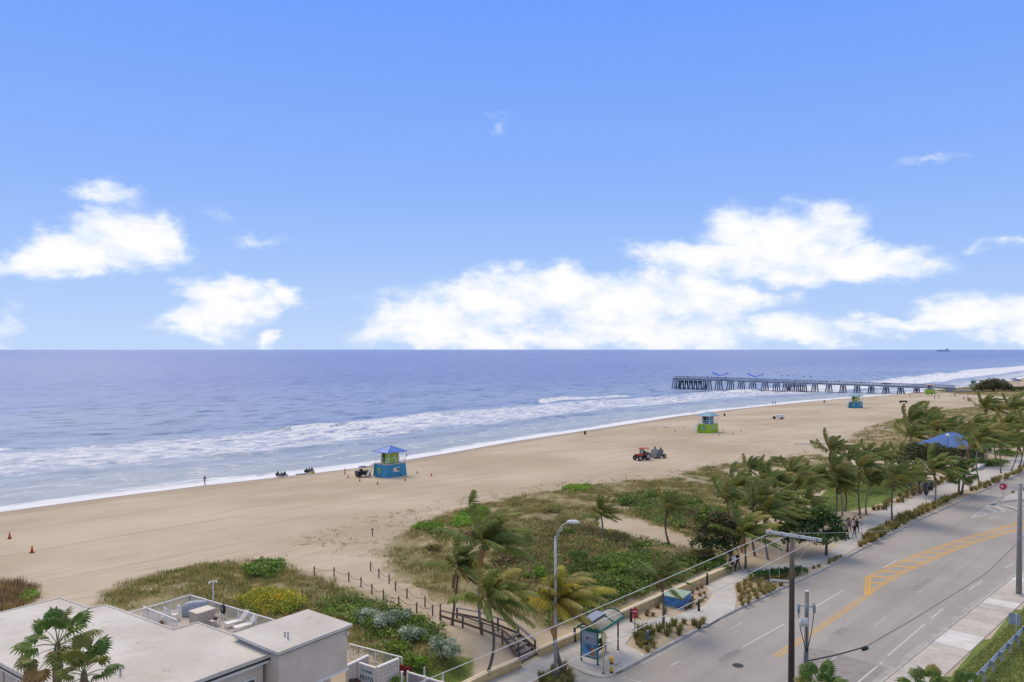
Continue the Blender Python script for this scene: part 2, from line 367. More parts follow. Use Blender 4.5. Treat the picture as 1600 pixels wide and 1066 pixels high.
sw = NM(t, 'ADD', NM(t, 'ADD', ao, NM(t, 'MULTIPLY', NM(t, 'SUBTRACT', fm, .5), 11)), NM(t, 'MULTIPLY', NM(t, 'SUBTRACT', NNOISE(t, sv, .12, 3), .5), 12))
swash = NMAPR(t, sw, 3.2, 7.5, 1, 0)
far = NMAPR(t, au, 380, 560)
thr = NM(t, 'ADD', NM(t, 'MULTIPLY', fm, .62), NM(t, 'MULTIPLY', ff, .38))
fo = NMAPR(t, NM(t, 'ADD', thr, NM(t, 'ADD', NM(t, 'MULTIPLY', band, .195), NM(t, 'ADD', NM(t, 'MULTIPLY', band2, .10), NM(t, 'MULTIPLY', NM(t, 'MULTIPLY', far, NMAPR(t, ao, 10, 170, 1, 0)), .085)))), .57, .80)
caps = NM(t, 'MULTIPLY', NMAPR(t, NNOISE(t, cx.outputs[0], .11, 8, .62, .2), .69, .75), NMAPR(t, ao, 60, 130))
crest = attr(t, 'crest')
foam = NM(t, 'MAXIMUM', NM(t, 'MAXIMUM', fo, swash), NM(t, 'MAXIMUM', NM(t, 'MULTIPLY', caps, .75), NM(t, 'MULTIPLY', NMAPR(t, crest, .35, .7), NMAPR(t, thr, .36, .5))))
deep = NMIX(t, NMAPR(t, ao, 20, 420), (.31, .39, .52), (.20, .25, .48))
deep = NMIX(t, NM(t, 'MULTIPLY', NMAPR(t, NNOISE(t, sv, .012, 4), .4, .65), .4), deep, (.13, .19, .43))
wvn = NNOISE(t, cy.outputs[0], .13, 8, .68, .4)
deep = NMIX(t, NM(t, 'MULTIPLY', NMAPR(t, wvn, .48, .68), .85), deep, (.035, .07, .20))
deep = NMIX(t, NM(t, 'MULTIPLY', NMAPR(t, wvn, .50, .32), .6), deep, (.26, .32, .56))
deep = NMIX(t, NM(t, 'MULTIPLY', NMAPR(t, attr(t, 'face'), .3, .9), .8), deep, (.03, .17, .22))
shal = NMIX(t, NMAPR(t, ao, 0, 60), (.36, .40, .44), deep)
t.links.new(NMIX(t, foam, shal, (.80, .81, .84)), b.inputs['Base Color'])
t.links.new(NM(t, 'ADD', .32, NM(t, 'MULTIPLY', foam, .5)), b.inputs['Roughness']); b.inputs['Specular IOR Level'].default_value = .2
bp = t.nodes.new('ShaderNodeBump'); bp.inputs['Strength'].default_value = .8; bp.inputs['Distance'].default_value = 1.3
t.links.new(NM(t, 'ADD', NM(t, 'ADD', NNOISE(t, cy.outputs[0], .3, 6, .6), NM(t, 'MULTIPLY', wvn, 1.4)), NM(t, 'MULTIPLY', foam, .15)), bp.inputs['Height']); t.links.new(bp.outputs[0], b.inputs['Normal'])
su = axis((-60000,-6000,6000),(-6000,-600,600),(-600,-60,30),(-60,420,2),(420,1000,6),(1000,6000,400),(6000,60000,6000))
so = axis((-14,110,1.2),(110,220,2.2),(220,600,8),(600,3000,100),(3000,60000,3800))
def breaker(U, O):
    c = 80 + 9 * np.sin(U * .021 + 1) + 4 * np.sin(U * .07)
    amp = np.clip(.55 + .75 * np.sin(U * .045 + .6) + .4 * np.sin(U * .13 + 2), 0, 1.3)
    return c, amp
def sea_h(U, O):
    c, amp = breaker(U, O); d = O - c
    ridge = amp * np.where(d > 0, np.exp(-(d / 4.5) ** 2), np.exp(-(d / 1.6) ** 2)) * 1.0
    c2 = 34 + 5 * np.sin(U * .03); d2 = O - c2
    ridge2 = .35 * np.clip(.3 + np.sin(U * .06 + 2), 0, 1) * np.where(d2 > 0, np.exp(-(d2 / 3) ** 2), np.exp(-(d2 / 1.2) ** 2))
    sw_ = sstep(O, 4, 30) * (1 - sstep(O, 500, 1500)) * (.16 * np.sin(O * .42 + 1.6 * np.sin(U * .05)) + .10 * np.sin(O * .8 + U * .11 + np.sin(U * .21)) + .07 * np.sin(U * .35 - O * .3))
    return -3 + ridge + ridge2 + sw_
sea = grid_mesh('sea', su, so, sea_h, sm, {'along': lambda U, V, x, y: np.clip(U, -5000, 5000), 'off': lambda U, V, x, y: np.clip(V, -20, 5000),
    'crest': lambda U, V, x, y: (lambda c, a: a * np.exp(-((V - c + 1.2) / 2.4) ** 2))(*breaker(U, V)),
    'face': lambda U, V, x, y: (lambda c, a: np.clip(1.1 - np.abs(a - .5) * 2, 0, 1) * np.exp(-((V - c) / 1.8) ** 2))(*breaker(U, V))})
# the grid above is laid out in distance offshore: move every vertex out to the real waterline
me = sea.data; co = np.empty(len(me.vertices) * 3, np.float32); me.vertices.foreach_get('co', co); co = co.reshape(-1, 3)
uu = co[:, 0] * SA + co[:, 1] * CA; oo = -co[:, 0] * CA + co[:, 1] * SA; vn = oo + itp(TW, uu)
co[:, 0] = uu * SA - vn * CA; co[:, 1] = uu * CA + vn * SA; me.vertices.foreach_set('co', co.ravel()); me.update()

# ------------------------------------------------------------------ road, kerbs, pavements
asph = bpy.data.materials.new('asphalt_road'); asph.use_nodes = True; t = asph.node_tree; b = t.nodes['Principled BSDF']
c = t.nodes.new('ShaderNodeTexCoord').outputs['Object']
mp = t.nodes.new('ShaderNodeMapping'); mp.inputs['Rotation'].default_value = (0, 0, -UANG); t.links.new(c, mp.inputs[0])
mp2 = t.nodes.new('ShaderNodeMapping'); mp2.inputs['Scale'].default_value = (.03, 1, 1); t.links.new(mp.outputs[0], mp2.inputs[0])
a1 = NMIX(t, NMAPR(t, NNOISE(t, c, .12, 4), .3, .7), (.31, .285, .26), (.37, .342, .315))
a1 = NMIX(t, NM(t, 'MULTIPLY', NMAPR(t, NNOISE(t, mp2.outputs[0], .55, 4), .45, .7), .45), a1, (.25, .232, .215))
a1 = NMIX(t, NM(t, 'MULTIPLY', NMAPR(t, NNOISE(t, c, .5, 6, .7), .60, .72), .35), a1, (.19, .175, .165))
vo = t.nodes.new('ShaderNodeTexVoronoi'); vo.feature = 'DISTANCE_TO_EDGE'; vo.inputs['Scale'].default_value = .13
wv = t.nodes.new('ShaderNodeVectorMath'); wv.operation = 'ADD'; t.links.new(c, wv.inputs[0])
nn = t.nodes.new('ShaderNodeTexNoise'); nn.inputs['Scale'].default_value = .6; t.links.new(c, nn.inputs['Vector']); t.links.new(nn.outputs['Color'], wv.inputs[1]); t.links.new(wv.outputs[0], vo.inputs['Vector'])
a1 = NMIX(t, NM(t, 'MULTIPLY', NMAPR(t, vo.outputs['Distance'], .002, .005, 1, 0), .28), a1, (.16, .15, .14))
a1 = NMIX(t, NM(t, 'MULTIPLY', NMAPR(t, NNOISE(t, c, .9, 7, .75, .6), .61, .70), .5), a1, (.20, .185, .17))
a1 = NMIX(t, NM(t, 'MULTIPLY', NMAPR(t, NNOISE(t, c, 14, 3), .4, .7), .18), a1, (.40, .375, .345))
t.links.new(a1, b.inputs['Base Color']); b.inputs['Roughness'].default_value = .85; b.inputs['Specular IOR Level'].default_value = .3
us = np.concatenate([np.arange(-60, 200, 2.0), np.arange(200, 401, 10)])
def strip(name, fa, fb, z, mat, u0=-60, u1=400, kind='structure'):
    mb = MB(); q = [u for u in us if u0 <= u <= u1]; vs = []
    for u in q: vs += [(*W(u, float(fa(u))), z), (*W(u, float(fb(u))), z)]
    mb.add(vs, [(2*i, 2*i + 2, 2*i + 3, 2*i + 1) for i in range(len(q) - 1)]); o = mb.build(name, mat); o['kind'] = kind; return o
road = strip('road', lambda u: itp(TR, u), lambda u: itp(TL, u), -.12, asph)
conc = M('pale_concrete', (.47, .445, .41), .85, .1, .7, .15); kerbm = M('kerb_concrete', (.40, .38, .35), .85, .18, 1.2, .15)
def kerb(name, f, u0, u1, w):
    mb = MB(); q = [u for u in us if u0 <= u <= u1]; vs = []
    for u in q:
        v = float(f(u))
        for a, z in ((0, -.2), (0, .03), (w, .035), (w, -.2)): vs.append((*W(u, v + a), z))
    fs = []
    for i in range(len(q) - 1):
        for k in range(3): fs.append((4*i + k, 4*i + k + 1, 4*i + k + 5, 4*i + k + 4))
    o = mb.add(vs, fs).build(name, kerbm); o['kind'] = 'structure'; return o
kerb('kerb_seaward', lambda u: itp(TL, u) - .02, 44, 398, .22); kerb('kerb_landward', lambda u: itp(TR, u) + .02, -60, 398, -.22)
gut = M('gutter_concrete', (.36, .34, .315), .85, .14, .8)
strip('gutter_seaward', lambda u: itp(TL, u) - .45, lambda u: itp(TL, u) - .02, -.113, gut, 45, 396)
strip('gutter_landward', lambda u: itp(TR, u) + .02, lambda u: itp(TR, u) + .5, -.113, gut, -60, 396)

def clipped(poly, axisdir, cuts, gap=.012):
    """cut a plan polygon into slabs across axisdir; returns lists of 2-D outlines"""
    out = []; ax = Vector((*axisdir, 0))
    for a, c2 in zip(cuts[:-1], cuts[1:]):
        bm = bmesh.new(); vs = [bm.verts.new((p[0], p[1], 0)) for p in poly]; bm.faces.new(vs)
        bmesh.ops.triangulate(bm, faces=bm.faces[:])
        for d, no in ((a + gap, -ax), (c2 - gap, ax)):
            bmesh.ops.bisect_plane(bm, geom=bm.verts[:] + bm.edges[:] + bm.faces[:], plane_co=ax * d, plane_no=no, clear_outer=True)
        bmesh.ops.dissolve_limit(bm, angle_limit=.01, verts=bm.verts[:], edges=bm.edges[:])
        for f in bm.faces: out.append([(q.co.x, q.co.y) for q in f.verts])
        bm.free()
    return out
PATH = [tuple(pl(*q))[:2] for q in [(640,1130),(760,1067),(812,1046),(842,1028),(897,1005),(975,968),(1000,972),(1050,964),(1100,947),(1113,931),(1104,915),(1150,893),(1200,885),(1250,877),(1292,865),(1312,850),(1328,832),(1342,816),(1362,802),(1412,785),(1465,761),(1522,732),(1550,724),(1575,716),(1640,700),
    (1640,716),(1600,729),(1510,766),(1487,776),(1412,804),(1352,834),(1340,856),(1300,878),(1252,891),(1172,903),(1147,913),(1151,936),(1148,952),(1101,980),(1099,974),(1075,969),(1035,981),(1005,984),(987,994),(977,1007),(1008,1024),(990,1035),(972,1047),(945,1059),(915,1053),(890,1041),(862,1044),(835,1067),(770,1130)]]
promenade = MB().prism(PATH, -.3, .012).build('promenade', M('joint_concrete', (.22, .205, .185), .9)); promenade['kind'] = 'structure'
for i, q in enumerate(clipped(PATH, (SA, CA), list(np.arange(12, 120, 1.9)) + list(np.arange(120, 260, 4.0)))):
    k = .94 + .12 * random.random()
    MB().prism(q, .0, .034 + .004 * random.random()).build('slab', M('paving_concrete_%d' % (i % 4), (.50 * k, .475 * k, .435 * k), .85, .09, .8, .12), promenade)
# apron beside the bus stop
apron = MB().prism([tuple(pl(*q))[:2] for q in [(862,1045),(890,1042),(915,1054),(945,1060),(975,1052),(1000,1080),(860,1090)]], -.3, .007).build('driveway_apron', M('apron_concrete', (.36, .345, .32), .85, .14, .6)); apron['kind'] = 'structure'
ck = MB(); ring = [pl(*q) for q in [(862,1043),(878,1039),(890,1041),(904,1047),(917,1053),(930,1057),(942,1059),(952,1058),(962,1053)]]
for a, c2 in zip(ring[:-1], ring[1:]): ck.beam(a + Vector((0,0,-.05)), c2 + Vector((0,0,-.05)), .2, .2)
ck.build('kerb_bus_bay', kerbm)['kind'] = 'structure'
# pavement on the landward side, slab by slab
pave = strip('pavement', lambda u: itp(TR, u) - 2.75, lambda u: itp(TR, u) - .2, .004, M('joint_concrete'), -60, 260)
for i, u in enumerate(np.arange(20, 130, 1.83)):
    f = lambda q: float(itp(TR, q)); g = .014; new = i in (24, 25, 31, 36)
    k = random.choice((.9, .97, 1.0, 1.05)); base_c = (.62, .60, .565) if new else (.50 * k, .455 * k, .40 * k)
    MB().prism([W(u + g, f(u) - .24), W(u + 1.83 - g, f(u + 1.83) - .24), W(u + 1.83 - g, f(u + 1.83) - 2.7), W(u + g, f(u) - 2.7)], -.02, .028 + .004 * random.random()).build('slab', M('pave_new' if new else 'pave_old_%d' % int(k * 100), base_c, .85, .1, .9, .12), pave)
# painted markings
wpaint = M('white_road_paint', (.66, .65, .63), .7, .2, 3, col2=(.50, .49, .47)); ypaint = M('yellow_road_paint', (.72, .40, .055), .7, .16, 3, col2=(.62, .37, .10))
fpaint = M('worn_white_paint', (.42, .41, .40), .8, .25, 2.5)
def mark(name, pts, w, mat, z=-.1155):
    mb = MB(); P = [pl(*q, -.12) for q in pts]; vs = []
    for i, p in enumerate(P):
        d = (P[min(i + 1, len(P) - 1)] - P[max(i - 1, 0)]).normalized(); n = Vector((-d.y, d.x, 0)) * w / 2
        vs += [(p.x + n.x, p.y + n.y, z), (p.x - n.x, p.y - n.y, z)]
    mb.add(vs, [(2*i, 2*i + 1, 2*i + 3, 2*i + 2) for i in range(len(P) - 1)]); o = mb.build(name, mat); o.parent = road; return o
for a, c2 in (((1160,1011.5),(1226,975)),((1275,947.5),(1319,921.5)),((1376,890),(1404,874))): mark('lane_dash', (a, c2), .13, wpaint)
for a, c2 in (((1140,984),(1160,973)),((1048,1040),(1060,1034)),((1340,874),(1352,868)),((1358,866),(1370,861)),((1285,1041),(1308,1025)),((1367,977.5),(1386,964)),((1434,927),(1444,921)),((1494,890),(1511,882)),((1562,861),(1580,856))): mark('lane_dash', (a, c2), .12, fpaint)
for a, c2 in (((1330,1075),(1371,1041)),((1374,1038),(1380,1034)),((1387,1025),(1445,975)),((1455,966.5),(1474,951)),((1514,921.5),(1535,908)),((1570,888),(1584,880))): mark('edge_dash', (a, c2), .13, wpaint)
mark('edge_line', ((985,1062),(1050,1066+12)), .12, wpaint); mark('yellow_curb_paint', ((915,1066),(938,1061)), .8, ypaint)
for s in (-.16, .16):
    def sh(p, s=s):
        q = pl(*p, -.12); u, v = UV(q.x, q.y); x, y = W(u, v + s); return ((x / y) * F_PX + 800, HOR + F_PX * (CAM_H + .12) / y)
    mark('centre_line', [sh(q) for q in ((1212,1026),(1284,979),(1354,931),(1362,925))], .13, ypaint)
HL = [(1355,901),(1390,884),(1425,869),(1475,851),(1525,835),(1590,816),(1640,804)]; HR = [(1356,929),(1381,914),(1407,898),(1436,885),(1465,872),(1500,857),(1545,842),(1590,829),(1640,817)]
for dx, dy in ((0, 0), (5.5, 1.2)):
    mark('hatch_outline', [(q[0] + dx, q[1] + dy) for q in HL], .14, ypaint); mark('hatch_outline', [(q[0] - dx * .9, q[1] - dy) for q in HR], .14, ypaint)
    mark('hatch_outline', [(1354 + dx, 901), (1352 + dx, 929)], .2, ypaint, -.1145)
def alongp(Pn, y):
    for a, c2 in zip(Pn[:-1], Pn[1:]):
        if a[1] >= y >= c2[1]: return a[0] + (c2[0] - a[0]) * (a[1] - y) / (a[1] - c2[1])
    return None
for y in (921, 911.5, 902.5, 894, 886, 878.5, 871.5, 865, 859, 853.5, 848, 843, 838, 833.5, 829, 825, 821):
    xa = alongp(HL, y - 2) or 1357; xb = alongp(HR, y)
    if xb: mark('hatch_bar', ((max(xa, 1357) + 2, y - 1.5), (xb - 3, y + .5)), .42, ypaint, -.1140)
for pts, w in ((((1517,809),(1560,780)), .16), (((1517,809),(1570,799),(1640,789)), .16), (((1532,800),(1545,804)), .4), (((1541,793),(1559,801)), .4), (((1552,789),(1572,799)), .45), (((1568,789),(1595,796)), .45), (((1586,785),(1620,792)), .45), (((1512,775),(1562,781)), .3), (((1522,771),(1570,775)), .3)): mark('white_hatch', pts, w, wpaint)
patchm = M('asphalt_patch', (.27, .25, .232), .9, .12, 1.5)
for pts in ([(1262,1012),(1300,1018),(1392,1046),(1340,1090),(1230,1090)], [(1300,990),(1316,980),(1330,984),(1313,995)], [(1420,920),(1452,903),(1460,906),(1428,924)], [(1120,1030),(1150,1014),(1160,1018),(1130,1036)]):
    MB().add([tuple(pl(*q, -.118)) for q in pts], [tuple(range(len(pts)))]).build('asphalt_patch', patchm, road)
isl = MB().prism([tuple(pl(*q))[:2] for q in [(1562,784),(1640,777),(1660,740),(1640,746),(1572,776)]], -.3, .03).build('traffic_island', conc); isl['kind'] = 'structure'
mh = MB(); mh.tube([(0,0,0),(0,0,.012)], .38, 20); dark_iron = M('cast_iron', (.07, .065, .06), .6, .3, 9, .4, .6)
for px, py, lb in ((1153,1040,'round iron manhole cover in the lane before the bus stop'), (907,1057,'small iron cover in the driveway by the bus stop')):
    o = mh.build('manhole_cover', dark_iron, loc=pl(px, py, -.116) if px > 1000 else pl(px, py, -.104)); tag(o, lb, 'manhole cover')
# ------------------------------------------------------------------ vegetation
LEAF = leafmat('leaf_foliage', None, .3); GRASS = leafmat('grass_blades', None, .35, .7)
def unit(a): return a / (np.linalg.norm(a, axis=-1, keepdims=True) + 1e-9)
def pick_cols(pal, n, jit=.22):
    c = np.array(pal)[RNG.integers(0, len(pal), n)]; return c * (1 + RNG.uniform(-jit, jit, (n, 1)))
def leaf_quads(cen, size, up=.55, asp=.6):
    n = len(cen); nrm = unit(RNG.normal(size=(n, 3)) * (1 - up) + np.array([0, 0, 1.0]) * up + RNG.normal(size=(n, 3)) * .2)
    a = unit(np.cross(nrm, RNG.normal(size=(n, 3)))); b_ = np.cross(nrm, a); s = np.asarray(size).reshape(-1, 1)
    return np.stack([cen - a * s, cen + b_ * s * asp, cen + a * s, cen - b_ * s * asp], 1)
def blades(base, h, lean, width):
    n = len(base); d = RNG.normal(size=(n, 2)); d = unit(d) * RNG.uniform(.1, 1, (n, 1)) * lean
    d = d + np.array([.85, -.5]) * .35 * lean          # everything leans downwind
    tip = base + np.concatenate([d * h[:, None], (h * .9)[:, None]], 1)
    th = RNG.uniform(0, 2 * np.pi, n); w = np.stack([np.cos(th), np.sin(th), np.zeros(n)], 1) * width[:, None]
    return np.stack([base - w, base + w, tip], 1)
def scatter(poly, dens, bare=True, fade=1.2):
    P = np.array(poly); lo, hi = P.min(0), P.max(0); n = int((hi - lo).prod() * dens)
    q = RNG.uniform(lo, hi, (n, 2)); s = sdist(q[:, 0], q[:, 1], poly)
    if bare:
        for bp_ in (BARE, BARE2): s = np.minimum(s, -sdist(q[:, 0], q[:, 1], bp_) + .3)
    keep = s + RNG.uniform(-1, 0, n) * fade > 0
    q = q[keep]; u, v = UV(q[:, 0], q[:, 1]); ok = v > 37.3; q = q[ok]
    return np.column_stack([q, gz_uv(u[ok], v[ok])])
TAN = [(0.495,0.362,0.152),(0.594,0.438,0.207),(0.396,0.317,0.123)]; OLIVE = [(0.280,0.271,0.083),(0.346,0.302,0.103),(0.215,0.227,0.062),(0.413,0.333,0.138)]
GREEN = [(0.124,0.204,0.041),(0.165,0.257,0.048),(0.091,0.151,0.034),(0.215,0.287,0.068)]; BRIGHT = [(0.198,0.333,0.034),(0.264,0.393,0.055),(0.149,0.271,0.028)]
BROWN = [(0.264,0.166,0.089),(0.330,0.211,0.123),(0.198,0.129,0.068)]; SILVER = [(0.429,0.498,0.372),(0.330,0.408,0.275),(0.545,0.589,0.454),(0.215,0.287,0.165)]
YEL = [(0.600,0.453,0.041),(0.495,0.422,0.055),(0.297,0.333,0.055)]
def tuft_field(name, label, poly, dens, pal, h, nb=9, lean=.6, width=.03, spread=.28, gaps=.0):
    c = scatter(poly, dens)
    if gaps: c = c[wob(c[:, 0], c[:, 1], .8) + .6 * wob(c[:, 1] + 3, c[:, 0], 1.9) > gaps * RNG.uniform(.2, 1.8, len(c)) - .6]
    n = len(c); k = np.repeat(np.arange(n), nb)
    bs = c[k] + np.concatenate([RNG.normal(size=(n * nb, 2)) * spread, np.zeros((n * nb, 1))], 1)
    bs[:, 2] -= .03
    hh = RNG.uniform(.55, 1.15, n)[k] * RNG.uniform(.6, 1.1, n * nb) * h
    cols = pick_cols(pal, n, .25)[k] * RNG.uniform(.8, 1.2, (n * nb, 1))
    o = polymesh(name, blades(bs, hh, lean, np.full(n * nb, width)), 3, GRASS, cols=cols); return tag(o, label, kind='stuff')
def leaf_field(name, label, poly, dens, pal, h, size=.12, nl=8, up=.5, dark=.5, fade=1.5):
    c = scatter(poly, dens, fade=fade); n = len(c)
    hf = (.55 + .45 * wob(c[:, 0], c[:, 1], 1.1)) * (.7 + .3 * wob(c[:, 0] + 9, c[:, 1], 2.7)) * h + .12
    k = np.repeat(np.arange(n), nl); m = n * nl
    p = c[k] + RNG.normal(size=(m, 3)) * np.array([.2, .2, .06]); p[:, 2] += hf[k] * RNG.uniform(.35, 1.05, m)
    tone = 1 + .35 * wob(c[:, 0] * .6, c[:, 1] * .6, 1.3)
    cols = pick_cols(pal, n, .2)[k] * tone[k][:, None] * RNG.uniform(.75, 1.25, (m, 1))
    o = polymesh(name, leaf_quads(p, size * RNG.uniform(.6, 1.3, m), up), 4, LEAF, cols=cols); return tag(o, label, kind='stuff')
tuft_field('dune_grass', 'olive dune grass and sea oats between the motel and the sand path', VEG_A, 9, OLIVE + TAN[:1] + GREEN[:1], .5, 10, gaps=.28)
tuft_field('dune_grass', 'olive and tan dune grass on the large dune behind the promenade', VEG_B, 6.5, OLIVE + TAN[:2] + BROWN[:1] + GREEN[:2], .5, 10, gaps=.42)
tuft_field('dune_grass', 'pale green grass on the low dune before the palm cluster', VEG_C, 3.5, OLIVE + GREEN[:1], .5, 9, width=.05, gaps=.3)
tuft_field('dune_grass', 'yellow green grass on the flat dune behind the far palms', VEG_E, 1.2, [(.40,.34,.15),(.34,.30,.12),(.28,.27,.09)], .45, 9, width=.08, spread=.5)
tuft_field('dune_grass', 'low yellow green grass on the land beside the pier', VEG_G, .5, [(.40,.35,.15),(.32,.29,.11)], .45, 8, width=.16, spread=.9)
tuft_field('dune_grass', 'brown dry grass stand at the left edge beside the motel roof', VEG_F, 16, BROWN + TAN[:1], .9, 10, lean=.35)
tuft_field('dune_grass', 'sparse tufts scattered over the pale sand along the dune edge', SPARSE, 1.1, OLIVE + TAN, .35, 8, spread=.22, gaps=.55)
tuft_field('lawn_grass', 'short mown grass of the park lawn among the palms', LAWN1, 22, [(.12,.19,.03),(.16,.23,.045),(.18,.21,.06)], .12, 5, width=.05)
tuft_field('lawn_grass', 'short mown grass of the lawn beyond the pavilion', LAWN2, 5, [(.13,.20,.03),(.17,.24,.045)], .14, 5, width=.09)
def wp(*q): return wpoly(q)
leaf_field('sea_grape_thicket', 'dense dark green sea grape thicket behind the cream wall', wp((838,935),(880,900),(960,866),(1040,872),(1090,868),(1140,872),(1110,898),(1000,938),(905,975),(850,985)), 26, GREEN + GREEN[:2] + OLIVE[:1], 1.15, .12, 9)
leaf_field('dune_scrub', 'brown and olive scrub across the middle of the dune', wp((760,865),(800,830),(880,810),(950,830),(1000,850),(940,870),(870,895),(840,930),(790,950),(750,930)), 16, OLIVE + BROWN + GREEN[:2], .8, .10, 8)
leaf_field('dune_scrub', 'mid green scrub between the two small dune palms', wp((960,775),(1010,768),(1090,778),(1130,800),(1110,830),(1050,828),(990,805)), 11, GREEN + OLIVE[:2], .7, .13, 8)
leaf_field('dune_scrub', 'purplish brown scrub below the left of the palm cluster', wp((1060,800),(1110,795),(1135,815),(1110,835),(1070,830)), 12, BROWN + OLIVE[:1], .8, .12, 8)
leaf_field('dune_creeper', 'green creeper tufts dotting the bare sand patch', wp((930,818),(985,812),(1060,838),(1100,855),(1060,860),(990,850),(940,835)), 5, GREEN + BRIGHT[:1], .2, .12, 8)
leaf_field('green_creeper', 'bright green low creeper patch at the left tip of the dune', wp((640,828),(655,819),(690,817),(697,826),(670,832)), 26, BRIGHT, .5, .12, 9, fade=.7)
leaf_field('green_creeper', 'bright green low creeper mound right of the leftmost patch', wp((700,822),(715,804),(755,792),(768,800),(750,820),(715,826)), 26, BRIGHT, .6, .12, 9, fade=.7)
leaf_field('green_creeper', 'bright green low creeper mat at the top edge of the dune', wp((874,766),(890,760),(922,757),(927,764),(905,769)), 22, BRIGHT, .5, .14, 9, fade=.7)
leaf_field('green_creeper', 'bright green creeper in the dry grass at the left edge', wp((26,938),(40,925),(58,925),(60,938),(45,944)), 30, BRIGHT, .6, .12, 9, fade=.5)
leaf_field('dune_creeper', 'green sea grape hummock at the seaward end of the motel dune', wp((375,892),(400,878),(440,878),(450,893),(425,905),(385,905)), 28, GREEN + BRIGHT[:1], 1.0, .12, 9, fade=.7)
leaf_field('flowering_scrub', 'yellow flowering scrub behind the motel deck', wp((362,945),(385,930),(430,922),(472,930),(485,948),(450,965),(400,962)), 26, YEL + BRIGHT[:1], .9, .10, 9, fade=.7)
leaf_field('dune_scrub', 'green scrub growing around the silver bushes by the motel', wp((480,955),(520,935),(560,930),(610,945),(670,965),(700,985),(690,1010),(640,1010),(560,1005),(548,985)), 20, GREEN + BRIGHT[:1] + OLIVE[:1], .9, .12, 8)
leaf_field('dune_scrub', 'low green scrub between the motel fence and the yard', wp((552,1015),(600,1008),(650,1012),(660,1035),(620,1045),(570,1030)), 16, GREEN + OLIVE[:2], .5, .12, 8)
tuft_field('lawn_grass', 'patchy grass of the small yard beside the motel fence', YARD, 30, [(.13,.16,.04),(.20,.19,.07),(.16,.18,.05)], .14, 5, width=.03)
VERGE = [W(40,13.2), W(60,12.9), W(90,11.2), W(110,9.5), W(110,2), W(80,3), W(60,4), W(40,6)]
def scatter_flat(poly, dens):
    P = np.array(poly); lo, hi = P.min(0), P.max(0); n = int((hi - lo).prod() * dens); q = RNG.uniform(lo, hi, (n, 2)); q = q[inpoly(q[:, 0], q[:, 1], poly)]
    return np.column_stack([q, np.zeros(len(q))])
c = scatter_flat(VERGE, 160); tag(polymesh('verge_grass', blades(c, RNG.uniform(.05, .13, len(c)), .7, np.full(len(c), .025)), 3, GRASS, cols=pick_cols([(.15,.15,.045),(.19,.18,.06),(.25,.20,.09)], len(c))), 'mown grass verge under the guardrail', kind='stuff')
c = scatter_flat(VERGE, .6); tag(polymesh('fallen_leaf_litter', leaf_quads(c + np.array([0,0,.09]), RNG.uniform(.04, .09, len(c)), .95), 4, LEAF, cols=pick_cols([(.40,.25,.08),(.35,.17,.05)], len(c))), 'scattered fallen brown leaves on the grass verge', kind='stuff')

# a bush or a tree crown: leaves through the shell of several lobes
def leaf_cloud(name, lobes, n, size, pal, parent=None, up=.4, asp=.7):
    L = np.array([l[:3] for l in lobes]); Rd = np.array([l[3:6] for l in lobes]); w = (Rd.prod(1)) ** (2 / 3); k = RNG.choice(len(L), n, p=w / w.sum())
    d = unit(RNG.normal(size=(n, 3))); d[:, 2] = np.where(d[:, 2] < -.35, -d[:, 2], d[:, 2]); r = RNG.uniform(.35, 1, n) ** .45
    bump = 1 + .16 * np.sin(d[:, 0] * 7 + k) * np.sin(d[:, 1] * 6 + 2 * k) + .12 * np.sin(d[:, 2] * 11 + d[:, 0] * 9)
    p = L[k] + d * Rd[k] * (r * bump)[:, None] + RNG.normal(size=(n, 3)) * size * .4
    cl = pick_cols(pal, len(L) * 6, .25)[(k * 6 + ((d[:, 0] > 0) * 1 + (d[:, 1] > 0) * 2 + (d[:, 2] > .4) * 2)).astype(int) % (len(L) * 6)]
    cols = cl * RNG.uniform(.7, 1.3, (n, 1))
    return polymesh(name, leaf_quads(p, size * RNG.uniform(.6, 1.3, n), up, asp), 4, LEAF, parent, cols)
BARK = M('bark', (.17, .14, .11), .9, .3, 5, .6); PALMBARK = M('palm_bark', (.16, .135, .115), .9, .35, 6, .6, stretch=(1, 1, 6)); GREYBARK = M('grey_palm_bark', (.24, .21, .18), .9, .3, 5, .5, stretch=(1, 1, 6))
def bush(name, label, px, py, rx, h, pal, n=900, size=.09, cat='bush', group=None, lob=7):
    p = at(px, py); t_ = thing(name, label, cat, p, 0, group); rs = random.Random(px * 7 + py)
    lobes = [(rs.uniform(-.6, .6) * rx, rs.uniform(-.6, .6) * rx, h * rs.uniform(.3, .62), rx * rs.uniform(.35, .55), rx * rs.uniform(.35, .55), h * rs.uniform(.3, .4)) for _ in range(lob)]
    leaf_cloud('foliage', lobes, n, size, pal, t_)
    st = MB()
    for l in lobes[:5]: st.tube([(0, 0, -.1), (l[0] * .5, l[1] * .5, l[2] * .5), (l[0], l[1], l[2])], [.05, .035, .012], 5)
    st.build('stem', BARK, t_); return t_
for px, py, rx, h, lb in ((571,975,1.3,1.2,'silver green bush closest to the upper motel roof corner'),(605,985,1.5,1.5,'largest silver green bush in the middle of the motel scrub'),(640,1002,1.3,1.3,'silver green bush right of the largest one'),(694,1030,1.3,1.6,'lone round silver green bush beside the wooden walkway'),(625,970,1.0,1.0,'small silver green bush behind the largest one')):
    bush('silver_bush', lb, px, py, rx, h, SILVER, 1500, .08, group='silver green bushes by the motel')
